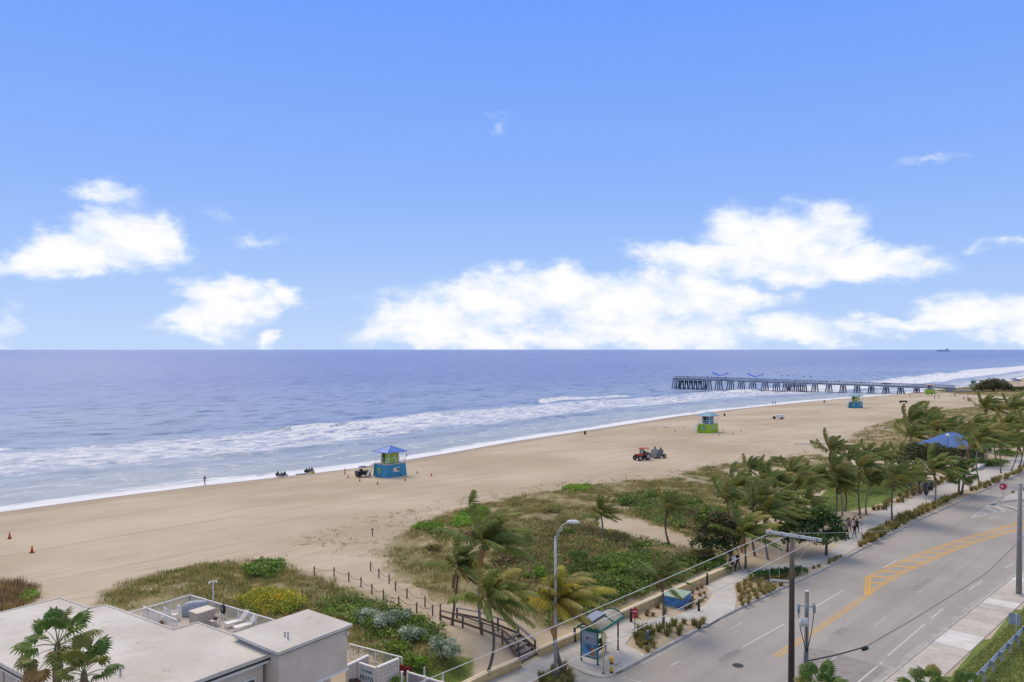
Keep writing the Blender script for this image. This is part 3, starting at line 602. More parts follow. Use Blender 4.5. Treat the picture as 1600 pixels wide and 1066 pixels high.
for i_, (px, py, rx, h, pl_) in enumerate(((820,850,1.4,.9,GREEN),(880,835,1.5,.9,OLIVE+GREEN[:1]),(905,880,1.6,1.2,GREEN),(835,905,1.3,1.0,BRIGHT+GREEN[:1]),(860,800,1.6,.8,OLIVE),(975,790,1.8,1.0,GREEN),(1020,780,1.7,1.0,GREEN+OLIVE[:1]),(1080,790,1.8,1.1,BRIGHT[:1]+GREEN),(1000,862,1.4,1.0,GREEN),(955,900,1.5,1.3,BRIGHT+GREEN),(1040,890,1.5,1.3,GREEN),(780,880,1.2,.8,BROWN+OLIVE[:1]),(680,860,1.1,.7,OLIVE),(730,840,1.2,.7,BROWN),(1150,735,2,1.0,OLIVE),(1215,722,2.2,1.0,GREEN+OLIVE[:2]))):
    bush('dune_shrub', '%s on the large dune' % ('mid green shrub left of centre','olive shrub above the scrub','dark green shrub right of the lamp post','bright green shrub left of the lamp post','pale olive shrub near the top edge','green shrub above the left end of the bare sand','green shrub between the two lone palms','bright shrub right of the dune palm','green shrub just below the bare sand patch','bright green shrub amid the dark thicket','green shrub at the thicket by the low wall','brown shrub behind the tall walkway palm','olive shrub near the rope path','brown dry shrub below the bright creeper mound','olive shrub toward the back ridge','green shrub at the beachward back end')[i_], px, py, rx, h, pl_, 800, .11)
bush('yard_bush', 'low bright green bush at the back edge of the small yard', 645, 1045, 1.0, .8, BRIGHT + GREEN[:1], 900, .08)
bush('yard_bush', 'small yellow green bush left of the silver bush by the yard', 622, 1020, 1.0, .8, BRIGHT + OLIVE[:1], 800, .08)
pbp = at(1552, 612); pbt = thing('pier_bush', 'big rounded dark bush on the land beside the pier', 'bush', pbp)
leaf_cloud('foliage', [(0,0,2.6,7.5,6,4.2),(-5,0,1.6,5,4,2.6),(5,0,2.2,4.5,4,3.0),(8,0,1.2,3,3,2),(-8.5,0,1,3,3,1.6)], 4500, .42, [(.15,.14,.065),(.19,.165,.085),(.12,.13,.05)], pbt)
MB().tube([(0,0,-.5),(.3,0,2),(.6,0,4)], [.4,.3,.1], 7).build('stem', BARK, pbt)
bush('pier_bush', 'low dark hedge trailing right of the big rounded pier bush', 1592, 611, 8, 2.2, [(.08,.085,.035),(.10,.09,.045)], 1200, .4)
for px, py, rx, h, lb in ((1528,727,2.6,1.2,'clipped green hedge before the pavilion'),(1556,727,2.8,1.1,'dark green hedge at the tip of the concrete seat wall'),(1576,712,3.2,1.2,'dark green hedge at the corner of the far plaza'),(1520,718,3.2,1.8,'grey green shrub mass beside the pavilion wall'),(1500,722,2.2,1.2,'bright green shrub left of the grey green one'),(1530,706,2.6,1.2,'green shrub behind the pavilion hedge')):
    bush('hedge', lb, px, py, rx, h, GREEN if 'grey' not in lb else SILVER[1:2] + BROWN[:1], 1100, .16)
hd = thing('hedge', 'long low green hedge in the kerbside bed below the crossarm pole', 'hedge', at(1213, 903))
e1 = at(1180, 905) - at(1213, 903); e2 = at(1250, 897) - at(1213, 903)
leaf_cloud('foliage', [(e1.x + (e2.x - e1.x) * k / 7, e1.y + (e2.y - e1.y) * k / 7, .3, .75, .75, .45) for k in range(8)], 2200, .09, [(.05,.12,.03),(.07,.15,.035)], hd)
for k in range(8): MB().tube([(e1.x + (e2.x - e1.x) * k / 7, e1.y + (e2.y - e1.y) * k / 7, -.05), (e1.x + (e2.x - e1.x) * k / 7, e1.y + (e2.y - e1.y) * k / 7, .5)], .03, 5).build('stem', BARK, hd)
# broad-leaved trees
def tree(name, label, px, py, top, lobes, n, size, pal, limbs=5, tr=.16):
    p = at(px, py); t_ = thing(name, label, 'tree', p)
    mb = MB(); rs = random.Random(px); fork = Vector((rs.uniform(-.2,.2), 0, top * .3))
    mb.tube([(0,0,-.2), fork * .5, fork], [tr * 1.3, tr, tr * .85], 8)
    for l in lobes[:limbs + 2]:
        e = Vector(l[:3]); mid = fork.lerp(e, .5) + Vector((rs.uniform(-.3,.3), rs.uniform(-.3,.3), .2)); mb.tube([fork, mid, e], [tr * .6, tr * .38, tr * .12], 6)
    mb.build('trunk', BARK, t_); leaf_cloud('crown', lobes, n, size, pal, t_); return t_
tree('sea_grape_tree', 'dark spreading sea grape tree left of the crossarm pole', 1140, 882, 3.2, [(-2.1,.3,3.0,1.5,1.4,1.0),(-.6,.5,3.6,1.5,1.4,1.1),(.8,.8,3.1,1.3,1.3,.9),(-1.6,-.5,2.0,1.3,1.2,.8),(.3,-.6,2.3,1.2,1.2,.8),(-3.0,.3,2.0,1.0,1.0,.7),(-1.0,0,4.6,1.3,1.2,.8),(-2.4,.5,4.3,1.1,1.1,.8)], 5200, .14, [(.10,.13,.045),(.14,.15,.065),(.08,.11,.04),(.19,.15,.075),(.17,.21,.045)])
tree('sea_grape_tree', 'round dark green sea grape tree overhanging the promenade', 1291, 868, 3.8, [(-2.4,.4,2.6,1.7,1.6,1.2),(-1.0,.6,3.6,1.7,1.6,1.2),(.4,.3,3.2,1.5,1.5,1.2),(-1.6,-.8,1.9,1.4,1.3,.8),(.9,-.4,2.1,1.2,1.2,.9),(-3.4,.2,1.7,1.2,1.2,.8),(-.4,.2,4.4,1.3,1.3,.8),(-4.2,.8,2.4,1.2,1.2,.9)], 6500, .15, [(.08,.15,.045),(.11,.19,.05),(.065,.12,.04),(.15,.22,.065)])
tree('sea_grape_tree', 'leaning broad tree with bare limb beside the waste bins', 1437, 772, 5.0, [(-1.5,0,4.6,2.2,2,1.3),(1.0,.5,5.4,2.4,2,1.4),(3.0,0,5.0,2.2,2,1.3),(2.2,.5,6.4,2.2,2,1.2),(.2,.5,6.6,2,2,1.1),(4.6,.5,6.0,1.8,1.8,1.1),(-.6,0,5.8,1.6,1.6,1.0)], 5200, .17, [(.13,.135,.055),(.17,.16,.075),(.10,.11,.04),(.20,.18,.075)], tr=.22)
bush('scrub_bush', 'bright green bush under the leftmost palms of the cluster', 1120, 818, 2.2, 2.0, BRIGHT + GREEN[:1], 1800, .12)
bush('scrub_bush', 'low brown bush on the sand below the sea grape tree', 1098, 872, 1.6, 1.0, OLIVE + BROWN[:1], 900, .11)
bush('scrub_bush', 'dark shrub beside the promenade behind the walking couple', 1120, 892, 1.5, 1.1, GREEN, 1000, .11)
bush('scrub_bush', 'yellow green shrub under the palms right of the park lawn', 1422, 758, 1.8, 2.6, YEL[1:] + BRIGHT[:1], 1000, .14)

# ornamental grass tufts in the planting beds: one tuft mesh for each of four looks, copied
def tuft_mesh(pal, n=70, h=.6, seed=0):
    r_ = .16 * np.sqrt(RNG.uniform(0, 1, n)); th = RNG.uniform(0, 2 * np.pi, n)
    base_ = np.stack([r_ * np.cos(th), r_ * np.sin(th), np.full(n, -.02)], 1); hh = h * RNG.uniform(.6, 1.1, n)
    out = np.stack([np.cos(th), np.sin(th)], 1) * RNG.uniform(.15, .8, (n, 1)) + np.array([.85, -.5]) * .2
    mid = base_ + np.concatenate([out * (hh * .35)[:, None], (hh * .7)[:, None]], 1); tip = base_ + np.concatenate([out * (hh * .85)[:, None], (hh * .85)[:, None]], 1)
    w = np.stack([-np.sin(th), np.cos(th), np.zeros(n)], 1) * .018
    v = np.concatenate([np.stack([base_ - w, base_ + w, mid + w, mid - w], 1), np.stack([mid - w, mid + w, tip + w * .2, tip - w * .2], 1)]); cols = np.tile(pick_cols(pal, n, .25), (2, 1))
    o = polymesh('grass_tuft', v, 4, GRASS, cols=cols); me_ = o.data; bpy.data.objects.remove(o); return me_
GOLD = [(.36,.29,.10),(.36,.29,.11),(.22,.19,.05),(.27,.25,.08)]; OLT = [(.16,.17,.045),(.20,.19,.06),(.12,.13,.035)]
TUFTS = [tuft_mesh(GOLD), tuft_mesh(GOLD + OLT[:1]), tuft_mesh(OLT + GOLD[:1]), tuft_mesh(BROWN + OLT[:1], 50, .45)]
def bed(poly_px, n, label, group, kinds=(0,1,2), sc=(.9,1.4), seed=1, mind=.5):
    poly = [tuple(pl(*q))[:2] for q in poly_px]; P = np.array(poly); lo, hi = P.min(0), P.max(0); rs = random.Random(seed); got = []; tries = 0
    while len(got) < n and tries < n * 60:
        tries += 1; x = rs.uniform(lo[0], hi[0]); y = rs.uniform(lo[1], hi[1])
        if not bool(inpoly(np.array([x]), np.array([y]), poly)[0]) or any(math.hypot(x - a, y - b_) < mind for a, b_ in got): continue
        got.append((x, y)); o = link(bpy.data.objects.new('grass_tuft', TUFTS[rs.choice(kinds)])); u, v = UV(x, y)
        o.location = (x, y, gz(x, y) if v > 37 else 0.0); k = rs.uniform(*sc); o.scale = (k, k, k * rs.uniform(.85, 1.15)); o.rotation_euler.z = rs.uniform(-.6, .6); tag(o, label, 'grass tuft', group)
    return got
bed([(838,1064),(858,1049),(892,1046),(906,1075),(850,1085)], 16, 'olive grass tuft in the bed around the foot of the tall street lamp', 'tufts around the street lamp foot', (1,2), (.9,1.3), 1, .45)
bed([(979,1006),(990,994),(1008,985),(1025,990),(1020,1012),(1010,1021)], 13, 'golden olive grass tuft at the rounded bed end beside the bus shelter', 'tufts at the bed end by the bus shelter', (0,1,2), (.9,1.5), 2, .5)
bed([(1026,985),(1060,975),(1098,972),(1098,979),(1075,992),(1035,1003)], 10, 'olive grass tuft in the sandy bed between kerb and leaning-crown palm', 'tufts in the sandy kerbside bed', (1,2), (.8,1.4), 3, .7)
bed([(985,965),(1040,945),(1100,917),(1109,930),(1098,943),(1050,961),(1000,968)], 26, 'low dry plant in the bed around the painted blue utility box', 'dry plants around the blue utility box', (3,), (.7,1.1), 4, .5)
bed([(1150,914),(1180,906),(1248,898),(1212,922),(1164,946),(1152,947),(1155,934)], 44, 'golden grass tuft in the kerbside bed before the long low hedge', 'tufts in the kerbside bed by the hedge', (0,1), (.8,1.2), 5, .62)
bed([(1258,894),(1300,880),(1330,862),(1300,876)], 9, 'small brown grass tuft in the thin kerb strip right of the crossarm pole', 'tufts in the thin kerb strip', (1,3), (.7,1.0), 6, .6)
bed([(1342,855),(1354,836),(1414,806),(1488,777),(1508,771),(1490,779),(1412,820),(1362,848)], 105, 'golden grass tuft in the long bed between promenade and road', 'tufts in the long kerbside bed', (0,1,2), (1.0,1.7), 7, .55)
bed([(1512,767),(1600,731),(1640,716),(1640,725),(1600,737),(1528,768)], 70, 'golden grass tuft in the far kerbside bed past the crosswalk', 'tufts in the far kerbside bed', (0,1,2), (1.1,1.8), 8, .8)
bed([(1362,797),(1425,766),(1495,741),(1520,730),(1466,758),(1412,782),(1378,798)], 75, 'golden grass tuft in the bed between park lawn and promenade', 'tufts along the park side of the promenade', (0,1,2), (1.0,1.6), 9, .7)
bed([(1300,812),(1340,803),(1352,808),(1336,818),(1322,830),(1308,834)], 16, 'small brown tuft on the sand beside the four walkers', 'tufts on the sand by the walkers', (3,), (.6,1.0), 10, .7)
bed([(1575,772),(1600,768),(1640,755),(1640,765)], 10, 'tan grass tuft on the traffic island behind the no entry sign', 'tufts on the traffic island', (0,), (.9,1.4), 11, .8)
# ------------------------------------------------------------------ palms
WIND = Vector((.88, -.42, 0)).normalized()
FM = {'g': leafmat('palm_frond_green', (.165,.22,.06), .32), 'o': leafmat('palm_frond_olive', (.27,.27,.09), .32), 'y': leafmat('palm_frond_yellow', (.34,.33,.05), .35), 'b': leafmat('palm_frond_brown', (.27,.17,.075), .2)}
RACH = M('palm_midrib', (.32, .27, .10), .7)
def frond_mesh(az_, el_, L, mat, rs, wind=.17, droop=.075):
    d = Vector((math.cos(az_) * math.cos(el_), math.sin(az_) * math.cos(el_), math.sin(el_))); N = 12; p = Vector((0,0,0)); pts = [p.copy()]; dirs = [d.copy()]
    for i in range(N):
        tt = i / N; d = (d + WIND * wind * (.5 + tt) + Vector((0,0,-1)) * droop * (.6 + 2.0 * tt)).normalized(); p = p + d * (L / N); pts.append(p.copy()); dirs.append(d.copy())
    mb = MB(); mb.tube(pts, [.035 * (1 - .85 * i / N) for i in range(N + 1)], 4, 1, cap=False)
    nl = 36
    for s in (-1, 1):
        for k in range(nl):
            tt = .14 + .86 * (k + rs.random() * .5) / nl; f = min(tt * N, N - .001); i = int(f); q = pts[i].lerp(pts[i + 1], f - i); dd = dirs[i].lerp(dirs[i + 1], f - i).normalized()
            side = dd.cross(Vector((0,0,1)))
            if side.length < .05: side = Vector((1,0,0))
            side = side.normalized() * s
            l = L * .27 * (math.sin(math.pi * (.16 + .80 * tt)) ** .7) * rs.uniform(.85, 1.1)
            ld = (dd * .55 + side * .42 + WIND * .5 + Vector((0,0,-.34)) + Vector((rs.uniform(-.1,.1), rs.uniform(-.1,.1), rs.uniform(-.1,.1)))).normalized()
            w = dd.cross(ld)
            w = dd * .05 if w.length < .1 else (dd * .6 + ld.cross(w).normalized() * .4).normalized() * .044
            m_ = q + ld * l * .5; tip = q + ld * l + Vector((0,0,-.12 * l)) + WIND * .08 * l
            mb.add([q - w * .5, m_ - w, tip, m_ + w, q + w * .5], [(0,1,2,3,4)], 0)
    o = mb.build('frond', [mat, RACH]); me_ = o.data; bpy.data.objects.remove(o); return me_
def crown_variant(seed, style, n=22):
    rs = random.Random(seed); out = []
    for i in range(n):
        a = i * 2.399963 + rs.uniform(-.2, .2); tt = i / (n - 1); e = R(82 - 74 * tt + rs.uniform(-9, 9))
        k = {'g': 'g' if rs.random() < .72 else 'o', 'y': 'y' if rs.random() < .6 else 'o'}[style]
        if tt > .9 and rs.random() < .5: k = 'b'
        if k == 'b': e = R(rs.uniform(-45, -15))
        out.append(frond_mesh(a, e, 3.0 * rs.uniform(.8, 1.08) * (.72 if tt < .1 else 1) * (.6 if k == 'b' else 1), FM[k], rs, .10 + .06 * rs.random(), .03 + .05 * rs.random()))
    return out
CROWNS = [crown_variant(s, 'g') for s in (1, 2, 3, 4, 5, 6, 7)]; CROWN_Y = crown_variant(9, 'y', 22)
NUT = MB()
for k in range(6): NUT.tube([(.16 * math.cos(k), .16 * math.sin(k), -.28), (.2 * math.cos(k), .2 * math.sin(k), -.18), (.2 * math.cos(k), .2 * math.sin(k), -.08), (.15 * math.cos(k), .15 * math.sin(k), 0)], [.03, .1, .1, .03], 6)
o = NUT.build('coconuts', M('coconut_husk', (.16, .15, .05), .6)); NUTME = o.data; bpy.data.objects.remove(o)
pcount = [0]
def palm(ax, ay, bx, by, scale, label, yellow=False, r=.105, bend=None, variant=None):
    base = at(bx, by); top = above(ax, ay, base.y) ; i = pcount[0]; pcount[0] += 1
    if top.z < base.z + 1.2: top.z = base.z + 1.2
    t_ = thing('coconut_palm', label, 'palm tree', base, 0, 'wind-blown coconut palms'); d = top - base; mb = MB(); pts = []; n = 9; rs = random.Random(i + 50)
    bx_ = rs.uniform(-.12, .12) * d.z if bend is None else bend
    for k in range(n + 1):
        f = k / n; pts.append(Vector((d.x * f + bx_ * math.sin(math.pi * f) * (1 - f * .4), d.y * f, d.z * f - (.15 if k == 0 else 0))))
    rr = [r * (1.35 - .25 * min(1, k / 2) - .35 * k / n) for k in range(n + 1)]; mb.tube(pts, rr, 9); mb.build('trunk', GREYBARK if i % 3 == 1 else PALMBARK, t_)
    cr_ = CROWN_Y if yellow else CROWNS[i * 3 % 7 if variant is None else variant]; rz = rs.uniform(-.5, .5); sk = scale / 2.75
    for me_ in cr_:
        if rs.random() < .08: continue
        f = bpy.data.objects.new('frond', me_); COL.objects.link(f); f.parent = t_; f.location = d; f.rotation_euler.z = rz; f.scale = (sk, sk, sk * rs.uniform(.9, 1.1))
    if d.z > 3.5:
        c_ = bpy.data.objects.new('coconuts', NUTME); COL.objects.link(c_); c_.parent = t_; c_.location = d; c_.scale = (sk,) * 3
    return t_
PALMS = [
 (717,890,706,977,2.9,'slim palm standing at the seaward end of the wooden walkway'),
 (757,852,753,990,4.0,'tall palm rising behind the middle of the wooden walkway'),
 (764,942,757,1064,3.5,'palm in front of the wooden walkway with dark leaning trunk'),
 (1034,905,1036,982,2.7,'palm in the kerbside bed left of the painted blue utility box'),
 (939,806,939,839,2.7,'small lone palm on the dune above the street lamp head'),
 (1042,796,1046,851,2.8,'lone dune palm left of the palm cluster, above the bare sand'),
 (1134,782,1136,838,3.2,'leftmost palm of the cluster, with brown hanging fronds'),
 (1148,764,1152,822,3.2,'palm at the upper left corner of the palm cluster'),
 (1163,838,1165,888,3.6,'nearest palm of the cluster, behind the power lines'),
 (1178,785,1180,869,3.4,'palm in the middle of the cluster above the nearest one'),
 (1196,808,1200,874,3.4,'grey-trunked palm of the cluster left of the crossarm'),
 (1192,754,1194,800,3.3,'palm in the back row of the cluster left of its centre'),
 (1222,792,1224,850,3.5,'palm with brown skirt just above the crossarm pole'),
 (1236,742,1238,790,3.2,'palm in the back row of the cluster right of its centre'),
 (1246,762,1248,820,4.0,'broad palm whose crown centre shows coconuts, right of the cluster middle'),
 (1210,758,1212,815,3.2,'small palm crown in the heart of the cluster'),
 (1272,752,1276,806,3.4,'rightmost tall palm of the cluster beside the park lawn'),
 (1299,708,1302,742,4.6,'palm standing alone at the edge of the open sand'),
 (1304,742,1305,810,3.5,'left palm of the park lawn group, nearest the walkers'),
 (1312,760,1316,806,2.8,'thin palm just right of the left lawn palm'),
 (1320,766,1320,799,2.2,'shortest palm on the park lawn'),
 (1343,734,1344,804,3.7,'tallest palm before the park lawn'),
 (1361,756,1354,804,3.2,'leaning palm right of the tallest lawn palm'),
 (1326,718,1328,764,3.6,'palm behind the park lawn on its seaward side'),
 (1356,716,1358,757,3.6,'palm behind the park lawn in the middle'),
 (1382,720,1384,752,3.4,'palm behind the park lawn near the white-shirted person'),
 (1396,752,1394,813,3.6,'palm beside the promenade bollards, in the kerbside bed'),
 (1408,716,1410,750,3.8,'palm left of the broad tree, in front of the pavilion'),
 (1458,738,1460,785,4.2,'double-trunk palm beside the black diamond sign'),
 (1425,748,1427,775,2.8,'small yellowish palm left of the broad tree trunk'),
 (1421,660,1424,692,6.0,'palm at the top left of the far group, nearest the black bench'),
 (1424,684,1426,706,5.2,'palm below the top left palm of the far group'),
 (1456,672,1458,700,4.6,'palm left of the pavilion roof peak'),
 (1475,672,1477,698,5.2,'palm rising behind the pavilion roof peak'),
 (1492,692,1504,712,4.6,'brownish palm before the pavilion roof'),
 (1505,682,1507,705,4.6,'palm right of the pavilion roof peak'),
 (1521,668,1524,695,5.0,'palm above the right end of the pavilion roof'),
 (1530,688,1530,753,4.2,'palm with a long dark trunk in the far kerbside bed'),
 (1540,640,1544,662,6.4,'highest palm of the far group, dark crown before the beach'),
 (1556,680,1557,718,4.6,'palm on the left of the far lawn'),
 (1574,668,1576,693,5.4,'palm behind the far lawn near the right edge'),
 (1584,640,1588,664,6.2,'palm at the far right behind the high dark crown'),
 (1563,692,1564,740,3.6,'thin-trunked palm by the far plaza hedge'),
 (1590,694,1579,736,4.4,'leaning palm at the right edge by the far bed'),
 (1606,668,1592,735,4.6,'palm at the right edge with its crown partly cut off'),
 (1228,815,1230,862,3.4,'low palm crown directly behind the crossarm'),
 (1258,790,1262,834,3.2,'palm between the crossarm pole and the round sea grape tree'),
 (1172,735,1175,782,3.0,'farthest palm of the cluster on the dune side'),
 (1514,700,1516,728,3.8,'palm beside the grey green shrub mass'),
 (1450,655,1452,684,4.8,'palm between the far left crowns, behind the others'),
]
for q in PALMS: palm(*q)
palm(872, 945, 882, 1054, 3.9, 'yellowing palm with curved trunk beside the street lamp', True, .15, -.55)

# fan palms
FANM = [leafmat('fan_green', (.10,.175,.04), .3), leafmat('fan_olive', (.17,.20,.06), .3), leafmat('fan_brown', (.24,.17,.08), .2)]
def fan_mesh(mat, seed, L=.56, n=22, pet=.92):
    rs = random.Random(seed); mb = MB(); mb.tube([(0,0,0), (pet * .5, 0, .06), (pet, 0, 0)], [.022, .018, .014], 4, 1, cap=False); c = Vector((pet, 0, 0))
    for k in range(n):
        a = R(-128 + 256 * k / (n - 1)); l = L * (1.0 - .28 * abs(a) / R(128)) * rs.uniform(.9, 1.08); d = Vector((math.cos(a), math.sin(a), 0)); pv = Vector((-d.y, d.x, 0)); w = .042
        z1 = .04 * (-1) ** k; m_ = c + d * l * .55 + Vector((0,0,z1 + .03)); e = c + d * l * .82 + Vector((WIND.x * .02, 0, -.07 * l)); tip = c + d * l + Vector((0, 0, -.26 * l - rs.uniform(0, .1)))
        mb.add([c, m_ - pv * w * 1.5, e - pv * w * .8, tip, e + pv * w * .8, m_ + pv * w * 1.5], [(0,1,2,5), (2,4,5)[:0] or (5,2,4), (2,3,4)], 0)
    o = mb.build('fan_leaf', [mat, M('petiole', (.22, .24, .07), .6)]); me_ = o.data; bpy.data.objects.remove(o); return me_
FANS = [fan_mesh(FANM[0], 1), fan_mesh(FANM[0], 2), fan_mesh(FANM[1], 3), fan_mesh(FANM[2], 4, .6)]
def fan_palm(label, base, top, sc, nleaf=26, seed=1, r=.16, name='fan_palm'):
    t_ = thing(name, label, 'palm tree', base); d = Vector(top) - Vector(base); rs = random.Random(seed); mb = MB()
    pts = [(d.x * f, d.y * f, d.z * f) for f in (-.02, .25, .5, .75, .93, 1)]; mb.tube(pts, [r * 1.3, r, r * .9, r * .9, r * 1.25, r * .6], 10); mb.build('trunk', M('fan_palm_bark', (.25, .17, .11), .9, .35, 7, .8, stretch=(1,1,3)), t_)
    for k in range(nleaf):
        tt = k / (nleaf - 1); a = k * 2.4 + rs.uniform(-.25, .25); e = R(72 - 108 * tt + rs.uniform(-8, 8)); f = bpy.data.objects.new('fan_leaf', FANS[3 if tt > .9 else rs.choice((0, 1, 2, 0))]); COL.objects.link(f); f.parent = t_
        f.location = d - Vector((0, 0, .25 * tt)); f.rotation_euler = (rs.uniform(-.5, .5), -e, a); s = sc * rs.uniform(.85, 1.1); f.scale = (s, s, s)
    return t_
b0 = above(90, 1004, 32.0); fan_palm('fan palm with shaggy crown in front of the motel roof, left one', (b0.x - .1, b0.y, 0), b0, 1.15, 16, 3)
b0 = above(131, 1050, 31.0); fan_palm('shorter fan palm in front of the motel roof, right one', (b0.x + .1, b0.y, 0), b0, 1.05, 15, 4)
b0 = above(1284, 1078, 41.0); fan_palm('green fan palm crown at the foot of the utility poles', (b0.x, b0.y, 0), b0, 1.1, 20, 5, .14)
b0 = above(1450, 1080, 41.0); fan_palm('fan palm crown at the bottom edge before the red hydrant', (b0.x, b0.y, 0), b0, 1.05, 20, 6, .14)
b0 = above(1518, 1086, 41.0); fan_palm('fan palm tip peeking over the bottom edge by the guardrail', (b0.x, b0.y, 0), b0, 1.0, 18, 7, .14)
p = at(1498, 773); tp = above(1499, 741, p.y); fan_palm('twin-trunk sabal palm beside the crosswalk, left trunk', p, tp, 1.45, 24, 8, .15, 'sabal_palm')
p = at(1503, 771); tp = above(1508, 736, p.y); fan_palm('twin-trunk sabal palm beside the crosswalk, right trunk', p, tp, 1.45, 24, 9, .15, 'sabal_palm')
# ------------------------------------------------------------------ motel
STUC = M('beige_stucco', (.62, .53, .445), .85, .06, 1.2, .1); STUC2 = M('grey_beige_stucco', (.54, .47, .40), .85, .07, 1.2, .1)
WHITE = M('white_paint', (.74, .72, .69), .5, .07, 3); CREAM = M('cream_paint', (.66, .58, .48), .7, .07, 2)
DARKTRIM = M('dark_drip_edge', (.045, .035, .032), .5, .2)
ROOF = bpy.data.materials.new('flat_roof_coating'); ROOF.use_nodes = True; t = ROOF.node_tree; b = t.nodes['Principled BSDF']; c = t.nodes.new('ShaderNodeTexCoord').outputs['Object']
r1 = NMIX(t, NMAPR(t, NNOISE(t, c, .22, 4), .35, .65), (.50, .46, .405), (.61, .575, .52))
r1 = NMIX(t, NM(t, 'MULTIPLY', NMAPR(t, NNOISE(t, c, .9, 5, .65), .52, .7), .35), r1, (.40, .36, .31))
r1 = NMIX(t, NM(t, 'MULTIPLY', NMAPR(t, NNOISE(t, c, .75, 7, .75, 1.0), .60, .70), .75), r1, (.24, .20, .15))
r1 = NMIX(t, NM(t, 'MULTIPLY', NMAPR(t, NNOISE(t, c, .3, 6, .7, .6), .52, .66), .45), r1, (.43, .37, .28))
mpb = t.nodes.new('ShaderNodeMapping'); mpb.inputs['Rotation'].default_value = (0, 0, -R(54)); t.links.new(c, mpb.inputs[0]); bt = t.nodes.new('ShaderNodeTexBrick'); t.links.new(mpb.outputs[0], bt.inputs['Vector'])
bt.inputs['Scale'].default_value = 1.0; bt.inputs['Brick Width'].default_value = 4.0; bt.inputs['Row Height'].default_value = 1.0; bt.inputs['Mortar Size'].default_value = .018; bt.inputs['Mortar Smooth'].default_value = .6
r1 = NMIX(t, NM(t, 'MULTIPLY', bt.outputs['Fac'], .28), r1, (.32, .28, .23))
t.links.new(r1, b.inputs['Base Color']); b.inputs['Roughness'].default_value = .8; MATS['flat_roof_coating'] = ROOF
def q2(px, py, z): return tuple(pl(px, py, z))[:2]
def ix(a, b_, c2, d):   # crossing of lines ab and cd
    x1, y1, x2, y2, x3, y3, x4, y4 = *a, *b_, *c2, *d; den = (x1-x2)*(y3-y4) - (y1-y2)*(x3-x4)
    return (((x1*y2-y1*x2)*(x3-x4) - (x1-x2)*(x3*y4-y3*x4)) / den, ((x1*y2-y1*x2)*(y3-y4) - (y1-y2)*(x3*y4-y3*x4)) / den)
ZL, ZU = 5.6, 6.0
motel = thing('motel', 'pale flat-roofed beachside motel with beige upper block', 'building', (*q2(300, 1010, ZL), 0)); mo = Vector(motel.location)
def loc(p): return (p[0] - mo.x, p[1] - mo.y)
front_a, front_b = q2(305, 1066, ZL), q2(425, 1022, ZL); left_a, left_b = q2(0, 1037, ZL), q2(54, 1066, ZL)
near = ix(front_a, front_b, left_a, left_b); far_l = ix(q2(0, 957, ZL), q2(95, 934, ZL), left_a, left_b)
LR = [near, front_b, q2(363, 991, ZL), q2(309, 972, ZL), q2(272, 983, ZL), q2(166, 945, ZL), q2(141, 950, ZL), q2(95, 934, ZL), far_l]
UR = [q2(434, 1020, ZU), q2(551, 975, ZU), q2(481, 952, ZU), q2(363, 990, ZU)]
def shrink(poly, d):
    n = len(poly); ar = sum(poly[i][0]*poly[(i+1)%n][1] - poly[(i+1)%n][0]*poly[i][1] for i in range(n)); s = 1 if ar > 0 else -1; out = []
    for i in range(n):
        p0, p1, p2 = Vector(poly[i-1]), Vector(poly[i]), Vector(poly[(i+1) % n]); a = (p1 - p0).normalized(); b_ = (p2 - p1).normalized()
        na = Vector((-a.y, a.x)) * s; nb = Vector((-b_.y, b_.x)) * s; k = (na + nb); k = k / max(.3, k.dot(na)); out.append(tuple(p1 + k * d))
    return out
LRl = [loc(p) for p in LR]; URl = [loc(p) for p in UR]
MB().prism(shrink(LRl, .35), 0, ZL - .28).build('wall', STUC2, motel)
rf = MB().prism(LRl, ZL - .14, ZL).build('lower_roof', ROOF, motel); MB().prism(shrink(LRl, .03), ZL - .275, ZL - .145).build('drip_edge', DARKTRIM, rf)
MB().prism(shrink(LRl, .12), ZL - .45, ZL - .28).build('fascia', WHITE, rf)
for i in range(len(LRl)):      # low upstand round the roof edge
    a, c2 = shrink(LRl, .08)[i], shrink(LRl, .08)[(i + 1) % len(LRl)]
    MB().beam((*a, ZL + .02), (*c2, ZL + .02), .12, .05).build('roof_edge', ROOF, rf)
ub = MB().prism(shrink(URl, .22), 3.35, ZU - .22).build('upper_block', STUC, motel)
MB().prism(shrink(URl, .9), 0, 3.35).build('ground_floor_wall', STUC2, motel)
ru = MB().prism(URl, ZU - .10, ZU).build('upper_roof', ROOF, motel); MB().prism(shrink(URl, .025), ZU - .17, ZU - .105).build('white_edge', WHITE, ru); MB().prism(shrink(URl, .07), ZU - .235, ZU - .172).build('drip_edge', DARKTRIM, ru)
c0, c1 = Vector((*shrink(URl, .2)[0], 0)), Vector((*shrink(URl, .2)[1], 0))
MB().tube([(c1.x + .02, c1.y - .1, 5.6), (c1.x + .02, c1.y - .1, 5.35)], .06, 8).build('security_light', WHITE, motel)
for zz in (1,): MB().beam((c0.x, c0.y, 3.4), (c1.x, c1.y, 3.4), .1, .12).build('soffit_trim', WHITE, motel)
pz = pl(150, 1046, ZL)
for px, py, z, h in ((188,1056,ZL,.35),(450,998,ZU,.32),(445,994,ZU,.2)):
    p = pl(px, py, z); vt = MB(); vt.tube([(0,0,0),(0,0,h)], .05, 8); vt.tube([(0,0,h),(0,0,h + .05)], .08, 8); vt.build('vent_pipe', M('galvanised', (.5,.49,.48), .5, .15, 4, 0, .3), motel, (p.x - mo.x, p.y - mo.y, z))
p = pl(112, 1053, ZL); 
